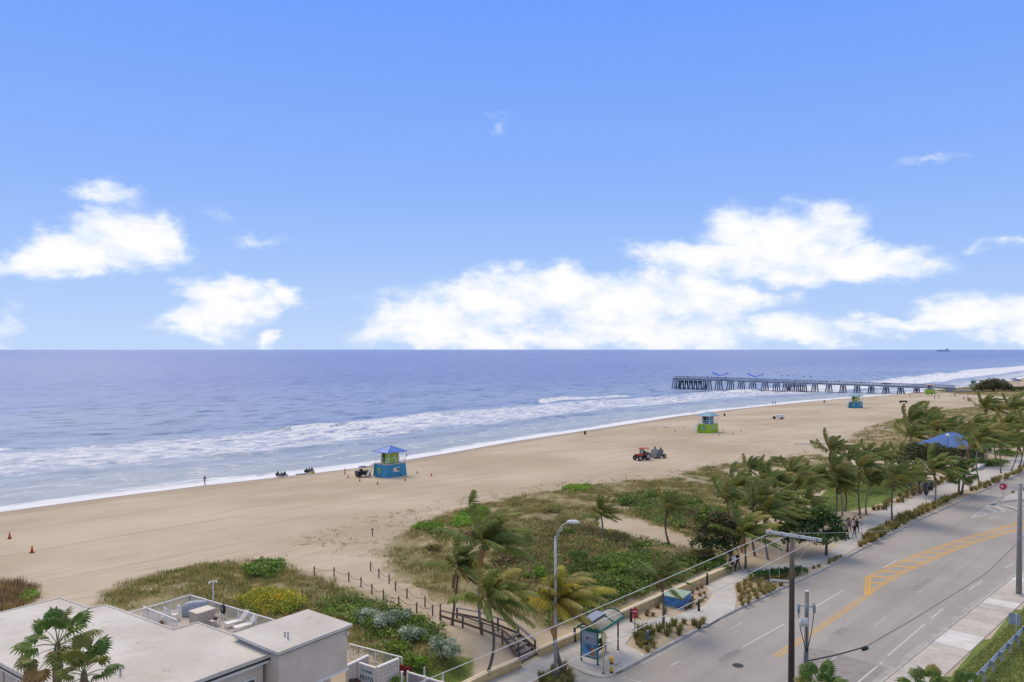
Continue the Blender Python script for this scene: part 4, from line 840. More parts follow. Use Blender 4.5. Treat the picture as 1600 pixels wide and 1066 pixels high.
# windows and door on the shaded front of the lower wall
fa, fb_ = Vector((*shrink(LRl, .35)[0], 0)), Vector((*shrink(LRl, .35)[1], 0)); nrm = Vector(((fb_ - fa).y, -(fb_ - fa).x, 0)).normalized()
GLASS = M('dark_glass', (.05, .06, .07), .12, .2, 1, spec=.6)
for f in (.35, .6, .85):
    q = fa.lerp(fb_, f) + nrm * .03; ang = math.atan2((fb_ - fa).y, (fb_ - fa).x)
    w_ = MB().box((0,0,0), (1.5, .06, 1.3)).build('window', WHITE, motel, (q.x, q.y, 3.9), ang); MB().box((0,-.035,0), (1.36, .03, 1.16)).build('pane', GLASS, w_); MB().box((0,-.06,-.7), (1.7, .12, .08)).build('sill', WHITE, w_)
la_, lb_ = Vector((*shrink(LRl, .35)[0], 0)), Vector((*shrink(LRl, .35)[-1], 0)); n2 = Vector((-(lb_ - la_).y, (lb_ - la_).x, 0)).normalized()
if n2.y > 0: n2 = -n2
for k in range(9):
    q = la_.lerp(lb_, .2 + .09 * k) + n2 * .05; MB().box((0,0,0), (.08, .08, 4.8)).build('wall_batten', WHITE if k % 2 else STUC2, motel, (q.x, q.y, 2.6))

# deck with railing
ZD = 1.0
DK = [q2(200, 981, ZD), q2(297, 950, ZD), q2(440, 996, ZD), q2(330, 1040, ZD)]
deck = MB().prism(DK, .0, ZD).build('motel_deck', M('deck_concrete', (.44, .40, .35), .85, .12, .8, .1)); deck['kind'] = 'structure'
RAILW = M('white_railing', (.76, .75, .74), .5, .05)
def railing(label, pts, h, npost, name='railing', pick=.11, tone=RAILW):
    t_ = thing(name, label, 'railing', pts[0]); o0 = Vector(pts[0]); pk = MB(); tr = MB()
    for a, c2 in zip(pts[:-1], pts[1:]):
        a, c2 = Vector(a) - o0, Vector(c2) - o0; L = (c2 - a).length; n = max(1, round(L / npost))
        MB().beam(a + Vector((0,0,h)), c2 + Vector((0,0,h)), .09, .06).build('top_rail', tone, t_); MB().beam(a + Vector((0,0,.1)), c2 + Vector((0,0,.1)), .05, .05).build('bottom_rail', tone, t_)
        for i in range(n + 1): q = a.lerp(c2, i / n); MB().box((q.x, q.y, q.z + h / 2), (.08, .08, h)).build('post', tone, t_)
        m = int(L / pick)
        for i in range(m): q = a.lerp(c2, (i + .5) / m); pk.box((q.x, q.y, q.z + h / 2 + .04), (.022, .022, h - .12))
    tag(pk.build('pickets', tone, t_), kind='stuff'); return t_
def zp(px, py, z): return tuple(pl(px, py, z))
railing('white picket railing on the two seaward sides of the motel deck', [zp(196, 981, ZD), zp(297, 950, ZD), zp(428, 991, ZD)], 1.05, 1.9)
railing('short white railing on the near left side of the deck beside the roof edge', [zp(224, 968, ZD), zp(276, 990, ZD)], 1.0, 2.2)
railing('white picket fence between the beige wall and the breeze-block screens', [zp(546, 1031, .5), zp(628, 1053, .3)], 1.1, 2.0, 'picket_fence')
# deck things
p = pl(333, 964, ZD); lp = thing('deck_light_pole', 'thin white light pole standing on the motel deck', 'lamp post', p)
MB().tube([(0,0,0),(0,0,2.75)], .045, 8).build('pole', WHITE, lp); MB().box((0,0,.03), (.25,.25,.06)).build('base_plate', WHITE, lp); MB().box((0,0,2.78), (.5,.06,.06), .6).build('cross_bar', WHITE, lp)
for s in (-1, 1): MB().tube([(s*.22*math.cos(.6), s*.22*math.sin(.6), 2.8), (s*.3*math.cos(.6), s*.3*math.sin(.6) - .05, 2.66)], [.05, .11], 8).build('floodlight', WHITE, lp)
p = pl(307, 955, ZD); gr = thing('covered_grill', 'barbecue grill under a grey tarp in the deck corner', 'grill', (p.x + .3, p.y - .9, ZD), .25)
GT = M('grey_tarp', (.36, .40, .45), .55, .2, 3, .8)
mb = MB(); prof = [(0, 1.0, .36), (.35, .98, .36), (.7, .95, .34), (.95, .78, .27), (1.05, .5, .16)]; vs = []
for z, lx, ly in prof:
    for k in range(16): a = 2 * math.pi * k / 16; j = 1 + .06 * math.sin(k * 2.7 + z * 5); vs.append((lx * j * math.copysign(abs(math.cos(a)) ** .5, math.cos(a)), ly * j * math.copysign(abs(math.sin(a)) ** .5, math.sin(a)), z + .05))
fs = [(i*16 + k, i*16 + (k+1) % 16, (i+1)*16 + (k+1) % 16, (i+1)*16 + k) for i in range(4) for k in range(16)] + [tuple(range(64, 80))]
mb.add(vs, fs, 0, True).build('tarp', GT, gr)
for sx_ in (-.8, .8):
    for sy_ in (-.25, .25): MB().tube([(sx_, sy_, 0), (sx_, sy_, .2)], .04, 6).build('leg', DARKTRIM, gr)
p = pl(316, 974, ZD); bx = thing('storage_box', 'large beige storage box in the middle of the deck', 'storage box', (p.x, p.y, ZD), R(54))
MB().box((0,0,.5), (1.5, 1.05, 1.0)).build('body', M('box_stucco', (.50, .42, .35), .8, .06), bx); MB().box((0,0,1.03), (1.6, 1.15, .08)).build('lid', M('box_lid', (.66, .59, .50), .7, .06), bx)
p = pl(330, 976, ZD); tb = thing('side_table', 'small pale table right of the storage box', 'table', (p.x + .35, p.y - .25, ZD), R(54)); MB().box((0,0,.42), (.65,.5,.05)).build('table_top', CREAM, tb)
for sx_ in (-.27, .27):
    for sy_ in (-.2, .2): MB().box((sx_, sy_, .2), (.05,.05,.4)).build('leg', CREAM, tb)
o = MB().tube([(0,0,0),(0,0,.05),(0,0,.16)], [.1,.17,.19], 12).build('black_bowl', M('black_plastic', (.02,.02,.02), .4)); o.location = (p.x + .38, p.y - .15, ZD + .45); tag(o, 'black bowl on the small deck table', 'bowl')
def chair(label, px, py, rz):
    p = pl(px, py, ZD); t_ = thing('deck_chair', label, 'chair', p, rz, 'white deck chairs')
    MB().box((0,0,.42), (.55,.55,.05)).build('seat', WHITE, t_); MB().box((-.27,0,.72), (.06,.55,.6)).build('backrest', WHITE, t_)
    for a in (-.24, .24):
        for b_ in (-.24, .24): MB().box((a, b_, .2), (.05,.05,.4)).build('leg', WHITE, t_)
        MB().box((0, a * 1.1, .62), (.5,.05,.04)).build('armrest', WHITE, t_)
chair('white deck chair nearer the left railing', 253, 972, R(230)); chair('white deck chair left of the storage box', 274, 968, R(230))
def lounger(label, px, py, rz):
    p = pl(px, py, ZD); t_ = thing('sun_lounger', label, 'sun lounger', p, rz, 'white loungers on the deck')
    MB().box((-.25,0,.34), (1.3,.62,.07)).build('seat', WHITE, t_); MB().beam((.38,0,.36), (.85,0,.9), .62, .06).build('backrest', WHITE, t_)
    for a in (-.8, .3):
        for b_ in (-.26, .26): MB().box((a, b_, .16), (.05,.05,.32)).build('leg', WHITE, t_)
lounger('white sun lounger beside the deck railing, left one', 370, 977, R(45)); lounger('white sun lounger at the edge of the upper roof, right one', 384, 983, R(45))
p = pl(340, 968, ZD); hs_ = MB()
for k in range(5): hs_.tube([((.26 + .02*k) * math.cos(a), .03 * (k - 2), (.30 + .02*k) * math.sin(a)) for a in np.linspace(0, 2*math.pi, 20)], .026, 6)
o = hs_.build('hose_coil', M('black_rubber', (.02,.02,.022), .5), loc=(p.x + .35, p.y + .15, ZD + .75), rz=R(-50)); tag(o, 'coiled black hose hung on the deck railing', 'hose')
p = pl(252, 985, ZD); o = MB().tube([(0,0,0),(0,0,.3),(.02,0,.6),(0,0,.75)], [.16,.2,.16,.07], 10).build('clay_urn', M('clay', (.24,.14,.07), .8)); o.location = (p.x, p.y, ZD); tag(o, 'brown urn behind the short deck railing', 'urn')
p = pl(384, 970, ZD); fr = thing('shower_valve', 'small white pipe frame before the deck railing', 'pipe', (p.x, p.y, ZD), .4)
for a in (-.2, .2): MB().tube([(a,0,0),(a,0,.8)], .03, 6).build('upright', WHITE, fr)
MB().tube([(-.25,0,.8),(.3,0,.8)], .03, 6).build('cross_pipe', WHITE, fr)

# breeze-block screens with the sign
BLK = M('breeze_block', (.58, .52, .47), .85, .08, 2)
def screen(label, a, c2, h, nx, nz, z0=0):
    a, c2 = Vector(a), Vector(c2); t_ = thing('breeze_block_screen', label, 'wall', (a.x, a.y, z0)); d = c2 - a; d.z = 0; ang = math.atan2(d.y, d.x); L = d.length; t_.rotation_euler.z = ang; g = MB(); s = L / nx; hz = h / nz
    for i in range(nx + 1): g.box((i * s, 0, h / 2), (.11, .14, h))
    for k in range(nz): g.box((L / 2, 0, k * hz + .05), (L, .13, .13))
    tag(g.build('block_lattice', BLK, t_), kind='stuff'); MB().box((L / 2, 0, h + .05), (L + .14, .2, .1)).build('coping', WHITE, t_)
    for x in (0, L): MB().box((x, 0, h / 2), (.16, .18, h - .02)).build('end_post', BLK, t_)
    return t_
HS = 2.0
s1a, s1b, s2a, s2b = pl(543, 1041, HS), pl(574, 1026, HS), pl(590, 1044, HS), pl(621, 1031, HS)
screen('breeze-block screen on the left of the motel sign', s1a, s1b, HS, 8, 8); screen('breeze-block screen on the right of the motel sign', s2a, s2b, HS, 8, 8)
g1, g2 = pl(562, 1036, 1.95), pl(587, 1044, 1.95); sg = thing('motel_sign', 'pale blue motel sign board with dark lettering', 'sign', (g1.x, g1.y, 0)); d = g2 - g1; sg.rotation_euler.z = math.atan2(d.y, d.x); L = math.hypot(d.x, d.y)
MB().box((L/2, 0, 1.0), (L, .1, 1.8)).build('board', M('sign_board', (.52, .56, .58), .6, .05), sg)
for x in (0, L): MB().box((x, 0, 1.0), (.07, .14, 1.95)).build('frame_post', WHITE, sg)
MB().box((L/2, 0, 1.95), (L + .1, .15, .08)).build('frame_top', WHITE, sg)
def text(body, size, loc_, rot, mat, parent=None, shear=0, ext=.008):
    cu = bpy.data.curves.new('lettering', 'FONT'); cu.body = body; cu.size = size; cu.extrude = ext; cu.align_x = 'CENTER'; cu.align_y = 'CENTER'; cu.shear = shear
    o = bpy.data.objects.new('tmp', cu); COL.objects.link(o); dg = bpy.context.evaluated_depsgraph_get(); me_ = bpy.data.meshes.new_from_object(o.evaluated_get(dg)); bpy.data.objects.remove(o)
    q = link(bpy.data.objects.new('lettering', me_), parent); me_.materials.clear(); me_.materials.append(mat); q.location = loc_; q.rotation_euler = rot; return q
NAVY = M('navy_lettering', (.02, .07, .11), .6, .1)
lt = text('MOTEL', .40, (L/2, -.06, 1.12), (R(90), 0, 0), NAVY, sg, .1); lt.scale.x = min(1.0, (L - .15) / max(.1, lt.dimensions.x)) if lt.dimensions.x else 1
lt = text('La Coloniale', .27, (L/2, -.06, 1.6), (R(90), 0, 0), M('teal_lettering', (.10, .20, .24), .6), sg, .3); lt.scale.x = .62
# planter flowers, black lantern, yard fence
lan = thing('wall_lantern', 'black lantern on the breeze-block screen left of the sign', 'lantern', (s1a.x + .35, s1a.y + .05, 1.1)); MB().box((0,-.12,0), (.4,.22,.2), R(30)).build('housing', DARKTRIM, lan); MB().box((.05,0,.0), (.06,.2,.06)).build('bracket', DARKTRIM, lan)
RED = [(.26,.02,.03),(.35,.04,.04),(.16,.02,.03)]
def flower(label, x, y, z0, r, pal, pot=True, n=300):
    t_ = thing('flower_bush', label, 'flowers', (x, y, z0)); leaf_cloud('foliage', [(0,0,.35,r,r,r*.8),(r*.5,.1,.45,r*.6,r*.6,r*.6)], n, .06, pal, t_); MB().tube([(0,0,-.1),(0,0,.4)], .03, 6).build('stem', BARK, t_)
p = pl(553, 1072, .5); flower('dark red flowering plant below the sign at the bottom edge', p.x, p.y, .25, .5, RED + [(.35,.22,.03)])
p = pl(622, 1050, 1.0); flower('red flowering plant at the end of the right breeze-block screen', p.x, p.y, .7, .45, RED); p = pl(634, 1050, 1.0); flower('red flowering plant beside the white gate posts', p.x, p.y, .6, .35, RED)
p = pl(613, 1070, .6); flower('bright green plant before the right breeze-block screen', p.x, p.y, .4, .45, BRIGHT)
fc = thing('yard_fence', 'purple grey panel fence with white cap at the bottom edge', 'fence', pl(636, 1066, .0)); fo_ = Vector(fc.location); a = pl(637, 1050, 1.2); c2 = pl(720, 1075, 1.2)
for s, e in ((0, .33), (.33, .66), (.66, 1)):
    A = a.lerp(c2, s) - fo_; B = a.lerp(c2, e) - fo_; MB().beam((A.x, A.y, .6), (B.x, B.y, .6), .05, 1.1).build('panel', M('mauve_panel', (.30,.27,.29), .7, .06), fc)
    MB().beam((A.x, A.y, 1.19), (B.x, B.y, 1.19), .12, .07).build('cap_rail', WHITE, fc); MB().box((A.x, A.y, .62), (.12,.12,1.3)).build('post', WHITE, fc)
p = pl(628, 1052, 1.2); gp = thing('gate_post', 'white gate post beside the red flowers', 'post', (p.x, p.y, 0)); MB().box((0,0,.62), (.13,.13,1.25)).build('post', WHITE, gp); MB().box((0,0,1.27), (.17,.17,.06)).build('cap', WHITE, gp)
for px, py, lb in ((663,1057,'small white garden statue in the yard behind the fence'),(692,1066,'small white garden post at the bottom of the yard')):
    p = at(px, py); o = MB().tube([(0,0,0),(0,0,.1),(0,0,.15),(0,0,.4),(0,0,.5),(0,0,.6)], [.12,.12,.06,.09,.05,.07], 8).build('garden_ornament', WHITE, loc=p); tag(o, lb, 'garden ornament')
# ------------------------------------------------------------------ promenade things
WOOD = M('weathered_wood', (.14, .10, .08), .85, .3, 3, .4, stretch=(4,4,.6)); GWOOD = M('grey_wood', (.24, .205, .195), .85, .25, 3, .4); BLACK = M('black_metal', (.018,.018,.02), .45, .2)
# low cream wall in two runs
WALLM = M('cream_wall', (.60, .44, .22), .8, .12, 1.5, .15); CAPM = M('cream_cap', (.68, .54, .32), .8, .1, 1.5)
def lowwall(label, pts):
    P = [pl(*q) for q in pts]; t_ = thing('low_wall', label, 'wall', P[0])
    for a, c2 in zip(P[:-1], P[1:]):
        a, c2 = a - P[0], c2 - P[0]; MB().beam((a.x, a.y, .25), (c2.x, c2.y, .25), .3, .6).build('wall_run', WALLM, t_); MB().beam((a.x, a.y, .59), (c2.x, c2.y, .59), .42, .08).build('coping', CAPM, t_)
lowwall('cream low wall from the steps to the bottom edge', [(812,1042),(760,1064),(690,1100)])
lowwall('long cream low wall between promenade and thicket, right of the steps', [(842,1026),(897,1002),(975,965),(1040,936),(1102,909),(1150,889)])
# wooden walkway and steps
wk = thing('wooden_walkway', 'weathered wooden walkway rail with steps down to the promenade', 'walkway', at(785, 1006)); wo_ = Vector(wk.location)
def rail(points, mat=WOOD, far=False):
    T = []
    for px, py, h in points:
        p = at(px, py); T.append(p - wo_); MB().box((p.x - wo_.x, p.y - wo_.y, p.z - wo_.z + h / 2 - .1), (.15, .15, h + .2)).build('post', mat, wk)
    for (a, (_, _, ha)), (c2, (_, _, hb)) in zip(zip(T[:-1], points[:-1]), zip(T[1:], points[1:])):
        MB().beam(a + Vector((0,0,ha + .03)), c2 + Vector((0,0,hb + .03)), .2 if far else .13, .07).build('top_rail', GWOOD if far else mat, wk)
        MB().beam(a + Vector((0,0,ha * .45)), c2 + Vector((0,0,hb * .45)), .07, .16).build('mid_rail', mat, wk)
rail([(688,969,.75),(723,981,.85),(753,992,.9),(785,1006,1.0),(810,1025,.85)]); rail([(714,966,.8),(750,974,.85),(778,985,.9),(810,999,1.0),(836,1020,.85)], far=True)
s0, s1, e0, e1 = at(787, 1006), at(808, 998), pl(816, 1037), pl(840, 1024); s0.z = s1.z = .78
for k in range(5):
    f = (k + .5) / 5; a = s0.lerp(e0, f) - wo_; c2 = s1.lerp(e1, f) - wo_; z = .78 * (1 - f) + .06; a.z = c2.z = z - wo_.z
    MB().beam(a, c2, .36, .06).build('tread', GWOOD, wk); MB().beam(a - Vector((0,0,.1)), c2 - Vector((0,0,.1)), .03, .16).build('riser', WOOD, wk)
for a, c2 in ((s0, e0), (s1, e1)): A = a - wo_; B = c2 - wo_; B.z = -wo_.z; MB().beam(A - Vector((0,0,.05)), B, .06, .26).build('stringer', WOOD, wk)
# rope posts
def ropes(pts, label, lr):
    P = []
    for i, (px, py) in enumerate(pts):
        p = at(px, py); P.append(p); t_ = thing('rope_post', label % ORD[i], 'post', p, 0, lr); MB().tube([(0,0,-.1),(0,0,.42),(0,0,.84),(0,0,.88)], [.065,.06,.058,.03], 8).build('post', WOOD, t_); MB().tube([(0,0,.68),(0,0,.74)], .075, 8).build('rope_knot', GWOOD, t_)
    mb = MB()
    for a, c2 in zip(P[:-1], P[1:]): mb.tube([a.lerp(c2, f) + Vector((0,0,.71 - .28 * 4 * f * (1 - f) * .9)) for f in np.linspace(0, 1, 9)], .022, 5)
    o = mb.build('guide_rope', M('rope', (.20,.165,.12), .9)); tag(o, 'sagging rope strung along the %s of the sand path' % lr, 'rope')
ORD = ['first','second','third','fourth','fifth','sixth','seventh','eighth','ninth','tenth']
ropes([(491,899),(522,901),(545,909),(564,917),(581,928),(599,937),(623,948),(651,958),(676,962)], '%s post from the beach in the rope line on the motel side', 'motel-side posts')
ropes([(579,892),(592,903),(608,912),(618,923),(636,935),(664,948),(688,960)], '%s post from the beach in the rope line on the walkway side', 'walkway-side posts')
# bollard lights
def bollard(px, py, lb):
    t_ = thing('bollard_light', lb, 'bollard', at(px, py), 0, 'black promenade bollards'); MB().tube([(0,0,0),(0,0,.86)], .1, 12).build('column', BLACK, t_); MB().tube([(0,0,.86),(0,0,.94)], .085, 12).build('lens', M('bollard_lens', (.25,.25,.24), .3), t_); MB().tube([(0,0,.94),(0,0,1.06)], [.105,.1], 12).build('cap', BLACK, t_); MB().tube([(0,0,0),(0,0,.04)], .15, 12).build('base_plate', BLACK, t_)
for q in ((811,1043,'black bollard light at the foot of the wooden steps'),(898,1003,'black bollard light behind the bus shelter under yellow fronds'),(986,972,'black bollard light beside the red round sign'),(1092,955,'black bollard light right of the painted utility box'),(1105,914,'black bollard light behind the dry plant bed, by the low wall'),(1385,797,'black bollard at the park bed left of the bins'),(1411,786,'black bollard between park bed and promenade near the bins'),(1291,864,'black bollard under the sea grape tree at the promenade edge')): bollard(*q)

# bus shelter
TEAL = M('teal_paint', (.01, .16, .115), .45, .12, 3); TAN_R = M('shelter_roof_tan', (.36, .33, .27), .6, .1, 2)
A0, A1, B0, B1 = pl(911,1036), pl(934,1039.5), pl(960.5,1020), pl(905, 1012)
sh = thing('bus_shelter', 'teal framed bus shelter with curved roof and poster panel', 'bus shelter', A0); ex = (Vector(B0) - A1); ex.z = 0
ux = ex.normalized(); uy = Vector((-ux.y, ux.x, 0)); Lx = ex.length; dy_ = max(1.3, abs((A0 - A1).dot(uy))); sh.location = A1; sh.rotation_euler.z = math.atan2(ux.y, ux.x); Lx = max(3.2, Lx)
for x in (0, Lx):
    MB().box((x, 0, 1.2), (.09,.09,2.4)).build('post', TEAL if x == 0 else M('shelter_dark_post', (.10,.075,.06), .5), sh)
    MB().box((x, dy_, 1.2), (.09,.09,2.4)).build('post', TEAL, sh)
for x in (Lx * .33, Lx * .66): MB().box((x, dy_, 1.2), (.06,.06,2.3)).build('back_post', TEAL, sh)
for x in (0, Lx): MB().box((x, 0, .02), (.22,.22,.04)).build('foot_plate', BLACK, sh)
rfm = MB(); N = 10; vs = []
for x in (-.2, Lx + .5):
    for k in range(N + 1): f = k / N; vs.append((x, -.25 + f * (dy_ + .45), 2.42 + .34 * math.sin(math.pi * f)))
for x in (-.2, Lx + .5):
    for k in range(N + 1): f = k / N; vs.append((x, -.25 + f * (dy_ + .45), 2.37 + .34 * math.sin(math.pi * f)))
n1_ = N + 1; fs = [(k, k + 1, n1_ + k + 1, n1_ + k) for k in range(N)] + [(2*n1_ + k + 1, 2*n1_ + k, 3*n1_ + k, 3*n1_ + k + 1) for k in range(N)] + [(k + 1, k, 2*n1_ + k, 2*n1_ + k + 1) for k in range(N)] + [(n1_ + k, n1_ + k + 1, 3*n1_ + k + 1, 3*n1_ + k) for k in range(N)]
rr_ = rfm.add(vs, fs, 0, True).build('roof', TAN_R, sh)
MB().beam((-.23, -.27, 2.40), (Lx + .53, -.27, 2.40), .09, .15).build('eave_beam', TEAL, sh); MB().beam((-.23, dy_ + .22, 2.40), (Lx + .53, dy_ + .22, 2.40), .09, .15).build('eave_beam', TEAL, sh)
for x in (-.21, Lx * .62, Lx + .51):
    g = MB(); P = [(x, -.25 + f * (dy_ + .45), 2.45 + .34 * math.sin(math.pi * f)) for f in np.linspace(0, 1, 11)]
    for a, c2 in zip(P[:-1], P[1:]): g.beam(a, c2, .06, .08)
    g.build('roof_rib', TEAL, sh)
gab = MB(); gab.add([(-.18, -.2, 2.38), (-.18, dy_ + .15, 2.38), (-.18, dy_ * .5, 2.66)], [(0,1,2)]); gab.add([(-.16, -.2, 2.38), (-.16, dy_ + .15, 2.38), (-.16, dy_ * .5, 2.66)], [(2,1,0)]); gab.build('gable_panel', TEAL, sh)
MB().box((Lx * .40, dy_ * .72, 2.86), (2.0, .75, .06), rot=Matrix.Rotation(.12, 3, 'X')).build('solar_panel', M('solar_panel', (.33,.34,.40), .25, .1, 3), sh); MB().box((Lx * .40, dy_ * .42, 2.80), (1.9, .06, .1)).build('solar_bracket', BLACK, sh)
ad = MB().box((0, dy_ / 2, 1.35), (.06, dy_ - .1, 1.75)).build('poster_panel', M('poster_grey', (.34,.37,.44), .35, .1, 1.5), sh)
MB().box((-.035, dy_ * .5, 1.0), (.012, dy_ - .2, .7)).build('poster_picture', M('poster_blue', (.06,.16,.36), .4, .5, 4, col2=(.2,.4,.6)), ad); MB().box((-.044, dy_ * .28, .85), (.012, .28, .5)).build('poster_figure', M('poster_orange', (.55,.16,.06), .4, .3, 6), ad)
MB().box((-.044, dy_ * .62, .8), (.012, .4, .3)).build('poster_water', M('poster_lightblue', (.10,.30,.62), .4, .3, 5), ad); MB().box((-.036, dy_ * .5, 1.95), (.012, dy_ - .3, .1)).build('poster_headline', M('poster_white', (.55,.52,.55), .4, .4, 20), ad); MB().tube([(-.03, dy_ * .62, 1.72), (-.046, dy_ * .62, 1.72)], .09, 12).build('poster_logo', M('poster_magenta', (.35,.03,.10), .4), ad)
for z in (.42, 2.25): MB().box((0, dy_ / 2, z), (.08, dy_, .07)).build('panel_rail', TEAL, sh)
bn = thing('bench', 'dark slatted bench under the bus shelter roof', 'bench', sh.matrix_basis @ Vector((Lx * .55, dy_ * .62, 0))); bn.rotation_euler.z = sh.rotation_euler.z
for k in range(4): MB().box((0, -.18 + .12 * k, .45), (1.7, .1, .04)).build('seat_slat', BLACK, bn)
for k in range(3): MB().box((0, .27, .58 + .13 * k), (1.7, .04, .1)).build('back_slat', BLACK, bn)
for x in (-.75, .75):
    MB().box((x, -.15, .22), (.06,.06,.44)).build('leg', M('bench_leg', (.22,.10,.05), .6), bn); MB().box((x, .25, .45), (.06,.06,.9)).build('leg', M('bench_leg'), bn); MB().box((x, .05, .62), (.05,.4,.05)).build('armrest', M('bench_leg'), bn)
p = pl(943,1053); bs = thing('bus_stop_pole', 'thin yellow bus stop pole at the kerb before the shelter', 'pole', p); YP = M('yellow_pole', (.62,.50,.10), .5, .1)
MB().tube([(0,0,0),(0,0,2.9)], .04, 8).build('pole', YP, bs); MB().box((.05,0,2.45), (.34,.03,.5), .5).build('sign_blade', M('pale_yellow_sign', (.62,.55,.28), .5), bs); MB().tube([(0,0,0),(0,0,.05)], .12, 10).build('base_plate', BLACK, bs)
p = pl(955.5,1052); sb = thing('striped_bollard', 'black and yellow striped bollard at the kerb by the bus stop', 'bollard', p); YB = M('yellow_band', (.70,.42,.03), .5, .1); WB = M('white_band', (.7,.7,.68), .5)
for z0, z1, m_ in ((0,.12,BLACK),(.12,.5,YB),(.5,.62,WB),(.62,.74,BLACK),(.74,1.12,YB)): MB().tube([(0,0,z0),(0,0,z1)], .12, 12).build('band', m_, sb)
MB().tube([(-.121,0,.86),(-.128,0,.98)], .04, 6).build('reflector', M('brown_mark', (.2,.09,.03), .5), sb)
o = MB(); q0, q1, q2_, q3 = pl(960,1040,.045), pl(964,1038.3,.045), pl(966,1037.8,.045), pl(969,1035,.045)
o.tube([q0, q1, q2_, q3], .03, 4); o = o.build('paint_mark', M('red_spray', (.50,.13,.11), .8)); o.parent = promenade
# red round sign, blue marker, painted utility box
def sign_post(name, label, px, py, h, mat=None, r=.035): t_ = thing(name, label, 'sign', at(px, py)); MB().tube([(0,0,0),(0,0,h)], r, 8).build('post', mat or BLACK, t_); return t_
s_ = sign_post('beach_sign', 'red oval sign on a dark red post beside the promenade', 992, 988, 2.0, M('maroon_post', (.12,.03,.025), .6))
MB().tube([(0,-.03,1.62),(0,-.06,1.62)], .27, 16).build('sign_face', M('red_sign', (.50,.03,.04), .4, .1), s_); MB().box((0,-.065,1.64), (.36,.01,.07)).build('white_bar', WHITE, s_); MB().box((0,-.04,1.22), (.3,.02,.2)).build('lower_plate', M('red_sign'), s_)
p = at(1012, 1007); bm_ = thing('cable_marker', 'blue plastic utility marker post in the bed by the shelter', 'marker post', p); MB().box((0,0,.5), (.12,.12,1.0)).build('post', M('blue_plastic', (.04,.17,.42), .4), bm_); MB().box((0,0,1.02), (.15,.15,.08), taper=.6).build('cap', M('pale_blue_plastic', (.25,.38,.6), .4), bm_)
p = pl(1065, 953); ub_ = thing('utility_box', 'low utility box painted with a blue sea mural, green lid', 'utility box', p); c_l, c_r = pl(1040,946), pl(1081,941)
vx = (c_r - p); vy = (c_l - p); n_ = vx.normalized(); m_ = vy.normalized(); sx_, sy_ = min(vx.length, 2.2), min(vy.length, 2.0); ang = math.atan2(n_.y, n_.x); ub_.rotation_euler.z = ang
mur = bpy.data.materials.new('sea_mural'); mur.use_nodes = True; t = mur.node_tree; b = t.nodes['Principled BSDF']; c = t.nodes.new('ShaderNodeTexCoord').outputs['Object']; sp = t.nodes.new('ShaderNodeSeparateXYZ'); t.links.new(c, sp.inputs[0])
m1 = NMIX(t, NMAPR(t, NNOISE(t, c, 2.2, 5, .6, 1.5), .35, .65), (.015, .075, .28), (.06, .24, .50)); m1 = NMIX(t, NMAPR(t, NNOISE(t, c, 3.4, 6, .7, 2), .62, .7), m1, (.35, .45, .55))
m1 = NMIX(t, NM(t, 'MULTIPLY', NMAPR(t, NM(t, 'ADD', sp.outputs[2], NM(t, 'MULTIPLY', NNOISE(t, c, 4, 4), .5)), .55, .35), NMAPR(t, NNOISE(t, c, 6, 3), .4, .6)), m1, (.28, .24, .15)); t.links.new(m1, b.inputs['Base Color']); b.inputs['Roughness'].default_value = .5
dy2 = 1.75
MB().box((sx_/2, dy2/2, .45), (sx_, dy2, .9)).build('cabinet', mur, ub_); MB().box((sx_/2, dy2/2, .93), (sx_ + .08, dy2 + .08, .07)).build('lid', M('box_green_lid', (.30,.40,.30), .6, .1), ub_); MB().box((sx_/2, dy2/2, .03), (sx_ + .3, dy2 + .3, .08)).build('plinth', conc, ub_)

# tall street lamp
GALV = M('galvanised_steel', (.46,.45,.44), .5, .12, 3, 0, .25)
p = pl(868,1064); d0 = p.y; sl = thing('street_lamp', 'tall pale street lamp with a single curved arm', 'street lamp', p); hz = above(868, 840, d0).z
MB().tube([(0,0,0),(0,0,hz*.5),(0,0,hz)], [.13,.105,.08], 12).build('pole', GALV, sl); MB().tube([(0,0,hz),(0,0,hz+.08)], [.09,.04], 12).build('pole_cap', GALV, sl); MB().tube([(0,0,0),(0,0,.35)], [.2,.17], 12).build('base', GALV, sl)
arm_e = above(886, 816, d0) - p
MB().tube([(0,0,hz-.1),(.14,0,hz+.35),(.42,0,hz+.78),(arm_e.x,0,arm_e.z)], .035, 8).build('arm', GALV, sl); MB().tube([(0,0,hz-.55),(.16,0,hz+.1),(.45,0,hz+.7)], .025, 8).build('arm_brace', GALV, sl)
lh = MB(); lh.tube([(arm_e.x-.05,0,arm_e.z),(arm_e.x+.2,0,arm_e.z+.02),(arm_e.x+.6,0,arm_e.z+.02),(arm_e.x+.85,0,arm_e.z-.02)], [.05,.13,.14,.05], 12).build('lamp_head', WHITE, sl)

